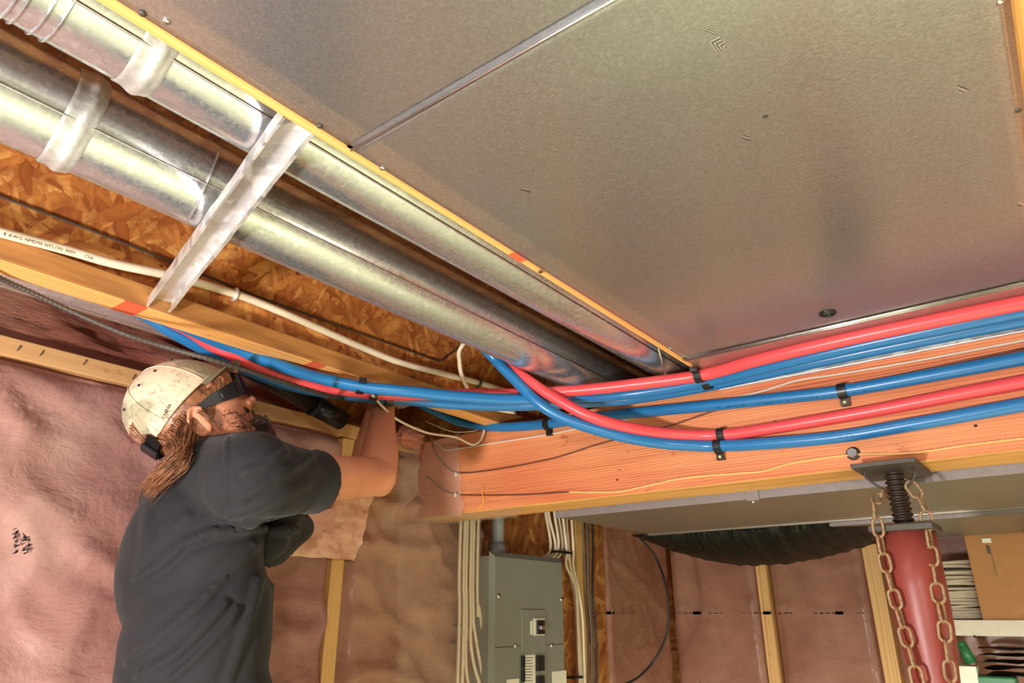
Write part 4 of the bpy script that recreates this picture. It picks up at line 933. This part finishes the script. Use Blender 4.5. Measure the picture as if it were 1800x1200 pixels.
# neck and trunk
nk = TC + Vector((0.0, -0.005, 0.02))
capsule(body, W(-0.020, 0, -0.03), nk, 0.055, 0.062); capsule(body, nk, RS + UPW * 0.0, 0.062, 0.052); capsule(body, nk, LS, 0.062, 0.052)
ball(body, TC + Vector((0.015, 0.0, -0.17)), (0.115, 0.085, 0.20), 3); ball(body, TC + Vector((0.025, 0.0, -0.38)), (0.105, 0.085, 0.18), 3); ball(body, PEL, (0.125, 0.098, 0.13), 3)
# arms
capsule(body, RS, EL, 0.050, 0.040); capsule(body, EL, EL.lerp(WR, 0.28), 0.040, 0.0415); capsule(body, EL.lerp(WR, 0.28), EL.lerp(WR, 0.62), 0.0415, 0.033); capsule(body, EL.lerp(WR, 0.62), WR, 0.033, 0.0265)
ball(body, EL + (EL - RS).normalized() * 0.010 - UPW * 0.012, 0.030, 3)
capsule(body, LS, LEL, 0.048, 0.038); capsule(body, LEL, LEL.lerp(LWR, 0.35), 0.038, 0.038); capsule(body, LEL.lerp(LWR, 0.35), LWR, 0.038, 0.026)
# hands: palm, four bent fingers, thumb
def hand(wr, up, fwd, side, s):
    pc = wr + up * 0.055; up = up.normalized(); fwd = fwd.normalized(); side = side.normalized()
    R3 = Matrix((side, fwd, up)).transposed(); ball(body, pc, (0.040, 0.016, 0.050), 3, R3); capsule(body, wr, wr + up * 0.03, 0.026, 0.026)
    for k, (o_, L_) in enumerate(((-0.030, 0.066), (-0.010, 0.076), (0.010, 0.070), (0.029, 0.055))):
        k0 = pc + side * (o_ * s) + up * 0.036; k1 = k0 + up * L_ * 0.38 + fwd * L_ * 0.28; k2 = k1 + fwd * L_ * 0.36 + up * 0.004; k3 = k2 + fwd * L_ * 0.12 - up * L_ * 0.24
        capsule(body, k0, k1, 0.0100, 0.0092); capsule(body, k1, k2, 0.0092, 0.0082); capsule(body, k2, k3, 0.0082, 0.0072)
    t0 = pc - side * 0.028 * s - up * 0.022; t1 = t0 - side * 0.026 * s + up * 0.022 + fwd * 0.016; t2 = t1 - side * 0.002 * s + up * 0.024 + fwd * 0.018
    capsule(body, t0, t1, 0.0135, 0.0105); capsule(body, t1, t2, 0.0105, 0.0085)
ua = (WR - EL).normalized(); hand(WR, (ua + UPW * 0.5).normalized(), Vector((0.3, 1, 0.1)), Vector((-1, 0.3, 0)), 1)
ub = (LWR - LEL).normalized(); hand(LWR, (ub + UPW * 0.2).normalized(), Vector((0.2, 1, 0.1)), Vector((-1, 0.2, 0)), -1)
# legs
for s in (-1, 1):
    hp = PEL + Vector((0.085 * s, 0, -0.05)); kn = Vector((hp.x + 0.015 * s, hp.y + 0.03, -0.93)); an = Vector((hp.x + 0.03 * s, hp.y - 0.02, -1.36))
    capsule(body, hp, kn, 0.075, 0.052); capsule(body, kn, an, 0.052, 0.036); capsule(body, an, an + Vector((0, 0.12, -0.045)), 0.034, 0.028)
bme = remesh(body, 0.0042, 4, 0.5)
man = put(bme, 'person', MAT['skin'], org=(PEL.x, PEL.y, FLOOR))
tag(man, 'bearded man in black t-shirt and cream cap reaching up into the joists with both arms', 'person')
# trousers and boots
tr_ = NB(); ball(tr_, PEL, (0.14, 0.11, 0.15), 3)
for s in (-1, 1):
    hp = PEL + Vector((0.085 * s, 0, -0.05)); kn = Vector((hp.x + 0.015 * s, hp.y + 0.03, -0.93)); an = Vector((hp.x + 0.03 * s, hp.y - 0.02, -1.34))
    capsule(tr_, hp, kn, 0.092, 0.070); capsule(tr_, kn, an, 0.070, 0.058)
put(remesh(tr_, 0.009, 4), 'jeans', MAT['denim'], man)
for s in (-1, 1):
    hp = PEL + Vector((0.085 * s, 0, -0.05)); an = Vector((hp.x + 0.03 * s, hp.y - 0.02, FLOOR + 0.10)); b_ = NB()
    capsule(b_, an, an + Vector((0, 0.0, -0.05)), 0.052, 0.050); capsule(b_, an + Vector((0, 0, -0.052)), an + Vector((0, 0.15, -0.056)), 0.046, 0.042); addbox(b_, an + Vector((-0.048, -0.055, -0.098)), an + Vector((0.048, 0.19, -0.08)))
    put(remesh(b_, 0.007, 3), 'boot', MAT['boot'], man)
# shirt
sb = NB()
capsule(sb, nk + Vector((0.006, -0.012, 0.008)), RS + UPW * 0.004, 0.068, 0.078); capsule(sb, nk + Vector((0, -0.01, 0.005)), LS, 0.068, 0.070)
ball(sb, TC + Vector((0.005, -0.01, -0.12)), (0.150, 0.105, 0.17), 4); ball(sb, TC + Vector((0.04, 0.005, -0.27)), (0.134, 0.112, 0.22), 4); ball(sb, PEL + Vector((0.045, 0.035, 0.14)), (0.126, 0.108, 0.27), 4)
addtube(sb, [TC + Vector((0.035, 0.03, -0.16)), PEL + Vector((0.035, 0.03, -0.02))], [0.095, 0.108], 40)
SE = dep(556, 846, 1.315); capsule(sb, RS, RS.lerp(SE, 0.5), 0.078, 0.064); addtube(sb, [RS.lerp(SE, 0.3), RS.lerp(SE, 0.75), SE, SE + (SE - RS).normalized() * 0.004], [0.066, 0.058, 0.060, 0.056], 36)
LE_ = LS.lerp(LEL, 0.62); addtube(sb, [LS, LS.lerp(LEL, 0.4), LE_], [0.068, 0.062, 0.062], 32)
# loose cloth hanging under the left sleeve
hang = dep(538, 925, 1.44); capsule(sb, dep(490, 900, 1.36), dep(528, 928, 1.42), 0.045, 0.028); capsule(sb, dep(528, 928, 1.42), dep(478, 968, 1.32), 0.028, 0.032); capsule(sb, dep(490, 900, 1.36), dep(470, 950, 1.30), 0.05, 0.04)
sme = remesh(sb, 0.0052, 5, 0.5)
def uvp(p): return 900 + FPX * p.dot(RIGHT) / p.dot(FWD), 600 - FPX * p.dot(CUP) / p.dot(FWD)
def meas(q): d_ = ray(*q); return d_ * 1.15
folds = [([(225, 1165), (290, 1110), (350, 1060), (405, 1000), (450, 955)], 0.0045, 9), ([(240, 1190), (310, 1150), (350, 1110), (395, 1060)], 0.0042, 8),
         ([(240, 1020), (285, 990), (320, 955), (370, 936), (450, 930), (520, 932)], 0.0075, 8), ([(300, 1195), (350, 1150), (400, 1095), (415, 1070)], 0.004, 7),
         ([(400, 1195), (420, 1140), (440, 1080), (455, 1020)], 0.0035, 8), ([(420, 880), (470, 850), (520, 820), (545, 800)], 0.0045, 8), ([(410, 905), (480, 880), (540, 850)], 0.003, 9),
         ([(258, 905), (255, 960), (240, 1010)], 0.003, 9), ([(270, 960), (300, 925), (330, 905)], 0.003, 8), ([(398, 772), (395, 830), (396, 880), (404, 912)], 0.0022, 4), ([(500, 795), (470, 815), (430, 830)], 0.004, 7)]
PX2M = 1.2 / FPX
fw = [([Vector((x, y, 0)) for x, y in q], a, w_) for q, a, w_ in folds]
def segd(p, q):
    best = 1e9; sg = 0
    for i in range(len(q) - 1):
        a, b = q[i], q[i + 1]; ab = b - a; t_ = max(0, min(1, (p - a).dot(ab) / ab.dot(ab))); c = a + ab * t_; dd_ = (p - c).length
        if dd_ < best: best = dd_; sg = 1 if ab.x * (p.y - a.y) - ab.y * (p.x - a.x) > 0 else -1
    return best, sg
for v in sme.vertices:
    p = v.co
    if v.normal.dot(-p.normalized()) < -0.1: continue
    x, y = uvp(p); P_ = Vector((x, y, 0)); o_ = 0
    for q, a, w_ in fw:
        if abs(x - q[0].x) > 400: continue
        d_, sg = segd(P_, q)
        if d_ < w_ * 4: o_ += 1.35 * a * (math.exp(-(d_ / w_) ** 2) - 0.45 * math.exp(-((d_ - 1.7 * w_) / w_) ** 2))
    v.co = p + v.normal * (o_ + 0.003 * noise.fractal(p * 9, 1, 2, 3))
put(sme, 't_shirt', MAT['shirt'], man)
# cap
fr = HP(397, 656, 0); bk = HP(272, 794, 0); ca = (fr - bk).normalized(); cn = ca.cross(hl).normalized()
if cn.dot(hu) < 0: cn = -cn
cc = (fr + bk) / 2; LN = (fr - bk).length / 2
def capf(u, v):
    a = 2 * PI * u; b = v * PI / 2; rx = LN * (1.0 + 0.03 * math.sin(2 * b)); ry = 0.086 * (1.0 + 0.03 * math.sin(2 * b)); rz = 0.112
    k = math.cos(b) ** 0.86; sh_ = -0.012 * math.sin(b)
    q = cc + ca * (rx * k * math.cos(a) + sh_) + hl * (ry * k * math.sin(a)) + cn * (rz * math.sin(b) ** 1.0)
    if v < 0.3 and math.cos(a) < -0.80: q += cn * 0  # opening handled below
    return q
NU, NV = 96, 36; bm = NB(); V = [[None] * (NV + 1) for _ in range(NU)]
for i in range(NU):
    for j in range(NV + 1): V[i][j] = bm.verts.new(capf(i / NU, min(0.999, j / NV)))
for i in range(NU):
    a = 2 * PI * (i + 0.5) / NU; da = abs(a - PI)
    for j in range(NV):
        if da < 0.60 and j / NV < 0.24 * math.sqrt(max(0, 1 - (da / 0.60) ** 2)): continue
        bm.faces.new((V[i][j], V[(i + 1) % NU][j], V[(i + 1) % NU][j + 1], V[i][j + 1]))
bmesh.ops.delete(bm, geom=[v for v in bm.verts if not v.link_faces], context='VERTS')
bmesh.ops.solidify(bm, geom=bm.faces[:], thickness=0.0025)
cap = put(bm, 'cap', MAT['cap'], man)
ORG[cap.name] = ORG[man.name]
# seams and band
for a in (0.0, PI / 3, 2 * PI / 3, PI, 4 * PI / 3, 5 * PI / 3):
    pts = [capf(a / (2 * PI), (0.0 if abs(a - PI) > .3 else 0.32) + (0.99 - (0 if abs(a - PI) > .3 else 0.32)) * k / 24) + (capf(a / (2 * PI), 0.01 + k / 26) - cc).normalized() * 0.0012 for k in range(25)]
    bm = NB(); addtube(bm, pts, 0.0012, 6); put(bm, 'panel_seam', MAT['cap'], cap)
pts = [capf(u, 0.0) for u in [(-0.38 + 0.76 * k / 60) % 1.0 for k in range(61)]]
bm = NB(); addtube(bm, pts, 0.0028, 8); put(bm, 'hem', MAT['cap'], cap)
for (u, v) in ((0.72, 0.52), (0.80, 0.50), (0.9, 0.5), (0.60, 0.5)):
    p = capf(u, v); n_ = (p - cc).normalized(); bm = NB(); ball(bm, p + n_ * 0.001, 0.0026, 2); put(bm, 'eyelet', MAT['ink'], cap)
# brim
bd = (HP(418, 637) - HP(380, 668)).normalized(); bn = hl.cross(bd).normalized()
def brim(u, v):
    a = -1.15 + 2.3 * u; root = cc + ca * (LN * 1.0 * math.cos(a)) + hl * (0.084 * math.sin(a)) + cn * 0.002
    return root + bd * (0.036 * v * max(0.05, math.cos(a * 1.25))) + cn * (-0.016 * math.sin(a) ** 2 * v)
bm = gridmesh(brim, 40, 14); bmesh.ops.solidify(bm, geom=bm.faces[:], thickness=0.0045); put(bm, 'brim', MAT['cap'], cap)
# strap at the back
def strapf(u, v):
    a = PI - 0.66 + 1.32 * u; p = cc + ca * (LN * 1.07 * math.cos(a)) + hl * (0.094 * math.sin(a)) + cn * (-0.014 + 0.028 * v); return p
bm = gridmesh(strapf, 30, 2); bmesh.ops.solidify(bm, geom=bm.faces[:], thickness=0.003); put(bm, 'strap', MAT['black'], cap, False)
m_ = strapf(0.70, 0.5); bo = m_ - cc; bo = (bo - cn * bo.dot(cn)).normalized(); bt = cn.cross(bo).normalized()
bm = NB(); addbox(bm, (-0.003, -0.013, -0.017), (0.003, 0.013, 0.017), 0.001, Matrix.Translation(m_ + bo * 0.003) @ Matrix((bo, bt, cn)).transposed().to_4x4()); put(bm, 'buckle', MAT['black'], cap, False)
# CHINA printing on the right panel
def capuv(px, py):
    best = None
    for i in range(100):
        for j in range(60):
            u_ = 0.5 + 0.5 * i / 100; v_ = 0.02 + 0.9 * j / 60; c_ = capf(u_, v_)
            X, Y = 900 + FPX * c_.dot(RIGHT) / c_.dot(FWD), 600 - FPX * c_.dot(CUP) / c_.dot(FWD); e_ = (X - px) ** 2 + (Y - py) ** 2 + (c_ - HO).dot(hl) * 300
            if best is None or e_ < best[0]: best = (e_, u_, v_)
    return best[1], best[2]
UA = capuv(289, 736); UB = capuv(305, 709); TL = (capf(*UA) - capf(*UB)).length
def cpl(u):
    k = u / TL; g = lambda t_: capf(UA[0] + (UB[0] - UA[0]) * t_, UA[1] + (UB[1] - UA[1]) * t_)
    p = g(k); X = (g(k + 0.02) - p).normalized(); n_ = (p - cc).normalized(); Y = n_.cross(X).normalized()
    return p + n_ * 0.0022, X, Y
bm = NB(); addtext(bm, 'CHINA', cpl, 0.0088); put(bm, 'printing', MAT['ink'], cap, False)
# sunglasses
sg = NB(); A_ = HP(366, 706, -0.080); B_ = HP(392, 694, -0.079); Cq = HP(421, 680, -0.064)
pts = spline([W(-0.004, -0.079, 0.018), A_, B_, Cq], 8); T_, N_ = frames(pts); 
def ribbon(bm, pts, hs, th=0.004):
    prev = None
    for p, h_ in zip(pts, hs):
        r = [bm.verts.new(p + hl * s_ + hu * z_) for s_, z_ in ((-th / 2, -h_), (th / 2, -h_), (th / 2, h_), (-th / 2, h_))]
        if prev:
            for k in range(4): bm.faces.new((prev[k], prev[(k + 1) % 4], r[(k + 1) % 4], r[k]))
        prev = r
hs_ = [0.004 + 0.0125 * (i / (len(pts) - 1)) for i in range(len(pts))]
lc = loc(HP(418, 686, -0.03))
def lens(u, v):
    a = -1.25 + 2.5 * u; x = lc[0] - 0.012 + 0.030 * math.cos(a) - 0.004; y = 0.070 * math.sin(a) / math.sin(1.25); nose = 0.012 * math.exp(-(y / 0.012) ** 2)
    return W(x + 0.004, y, lc[2] - 0.012 + nose * (1 - v) - 0.008 + 0.046 * v)
bm = gridmesh(lens, 40, 10); bmesh.ops.solidify(bm, geom=bm.faces[:], thickness=0.0025); gl = put(bm, 'sunglasses', MAT['lens'], man); ORG[gl.name] = ORG[man.name]
ribbon(sg, pts, hs_); put(sg, 'temple', MAT['black'], gl, False); sg = NB(); ribbon(sg, [p + hl * 2 * (-(p - HO).dot(hl)) for p in pts], hs_); put(sg, 'temple', MAT['black'], gl, False)
bm = NB()
for k in range(4):
    p = A_.lerp(B_, 0.25 + 0.22 * k) - hl * 0.0024; q = [p + hf * a_ + hu * b_ for a_, b_ in ((-0.0008, -0.0045), (0.0012, -0.0045), (0.0004, 0.0045), (-0.0016, 0.0045))]; f_ = bm.faces.new([bm.verts.new(x) for x in q])
bmesh.ops.solidify(bm, geom=bm.faces[:], thickness=0.0006); put(bm, 'white_ticks', MAT['paper'], gl, False)
# hair
random.seed(21)
def strands(bm, guides, n, spread, r, jit=0.004, curl=0.0):
    for i in range(n):
        g = random.choice(guides); off = Vector([random.gauss(0, 1) for _ in range(3)]); ph = random.uniform(0, 6); L_ = random.uniform(0.75, 1.0)
        m = len(g) - 1; pts = []
        for k, p in enumerate(g):
            s_ = spread[0] + (spread[1] - spread[0]) * k / m
            pts.append(p + off * s_ + Vector((math.sin(ph + k * 1.3), math.cos(ph + k * 1.7), math.sin(ph * 2 + k))) * (curl * k / m) + Vector([random.gauss(0, jit * 0.3) for _ in range(3)]))
        sp = spline(pts, 5); sp = sp[:max(4, int(len(sp) * L_))]
        addtube(bm, sp, [r * (1 - 0.75 * j / (len(sp) - 1)) for j in range(len(sp))], 4)
bm = NB(); G = []
tail = dep(252, 868, 1.17)
for px, py, y in ((322, 752, -0.080), (312, 766, -0.078), (304, 778, -0.068), (330, 742, -0.082)):
    r0 = HP(px, py, y); 
    G.append([r0 + cn * 0.012, r0, r0.lerp(dep(322, 800, 1.15), 0.5), dep(310, 815, 1.135).lerp(dep(325, 800, 1.14), random.random()), dep(282, 838, 1.14), tail + Vector([random.gauss(0, 0.006) for _ in range(3)])])
strands(bm, G, 520, (0.005, 0.007), 0.0011, curl=0.006)
G2 = [[HP(338, 722, -0.080), HP(352, 726, -0.088), HP(370, 742, -0.085), HP(392, 765, -0.078)], [HP(345, 716, -0.079), HP(362, 730, -0.084), HP(385, 750, -0.078)], [HP(330, 745, -0.082), HP(345, 770, -0.085), HP(352, 795, -0.08)], [HP(325, 755, -0.082), HP(338, 785, -0.085), HP(330, 805, -0.08)], [HP(336, 745, -0.082), HP(360, 770, -0.082), HP(378, 785, -0.07)]]
strands(bm, G2[2:], 200, (0.003, 0.006), 0.0009); strands(bm, G2[:2], 22, (0.002, 0.004), 0.0008)
G3 = []
for k in range(30):
    t_ = k / 29; r0 = HP(342 + 50 * t_, 716 - 52 * t_, -0.078 + 0.012 * t_); G3.append([r0 + cn * 0.006 - hl * 0.001, r0 - hl * 0.003 - hu * 0.004, r0 - hl * 0.003 - hu * 0.020 - hf * 0.006, r0 - hl * 0.001 - hu * 0.034 - hf * 0.012])
strands(bm, G3[4:], 260, (0.0008, 0.0015), 0.0007, jit=0.0008)
put(bm, 'hair', MAT['hair'], man)
bm = NB()   # hair showing in the cap opening
ball(bm, cc + cn * 0.008 - ca * 0.006, (LN * 0.93, 0.083, 0.096), 4, Matrix((ca, hl, cn)).transposed())
strands(bm, [[capf(0.5 + 0.09 * s_ , 0.30) - cn * 0.001, capf(0.5 + 0.07 * s_, 0.12) - cn * 0.002 - ca * -0.002, capf(0.5 + 0.06 * s_, 0.0) + ca * 0.004] for s_ in (-1, -0.7, -0.3, 0, 0.3, 0.7, 1)], 160, (0.002, 0.002), 0.0010)
put(bm, 'hair', MAT['hair'], man)
# beard: goatee, moustache, stubble
bm = NB(); cb = HP(474, 764, 0); GB = []
for k in range(60):
    y = random.uniform(-0.028, 0.028); s_ = HP(random.uniform(444, 462), random.uniform(738, 756), y); GB.append([s_ - hf * 0.012, s_ + hf * 0.004, s_ + hf * 0.010 + Vector((0, 0, -0.016)), s_ + hf * 0.006 - hu * 0.02 + Vector((0, 0, -0.022))])
strands(bm, GB, 700, (0.003, 0.006), 0.0009, curl=0.005)
GM = [[lipU + hu * 0.004 + hl * y - hf * (0.004 + abs(y) * 0.3), lipU - hu * 0.004 + hl * y * 1.25 - hf * (0.001 + abs(y) * 0.35), lipU - hu * 0.010 + hl * y * 1.4 - hf * (0.001 + abs(y) * 0.45)] for y in [-0.026 + 0.0035 * k for k in range(16)]]
strands(bm, GM, 260, (0.0012, 0.002), 0.0008, jit=0.0008)
hb(bm, cb - hf * 0.016, (0.028, 0.027, 0.024))
GS = []
for k in range(200):
    px = min(448, max(385, random.gauss(424, 16))); py = random.uniform(722, 752) + (px - 415) * 0.15; y = -0.066 + 0.03 * max(0, (px - 400) / 45)
    r0 = HP(px, py, y); GS.append([r0 + hl * 0.004, r0 - hl * 0.001 - hu * 0.003 + hf * 0.001, r0 - hu * 0.008 + hf * 0.001])
strands(bm, GS, 260, (0.0006, 0.0012), 0.0005, jit=0.0006)
put(bm, 'beard', MAT['beard'], man)
#ENDMAN#
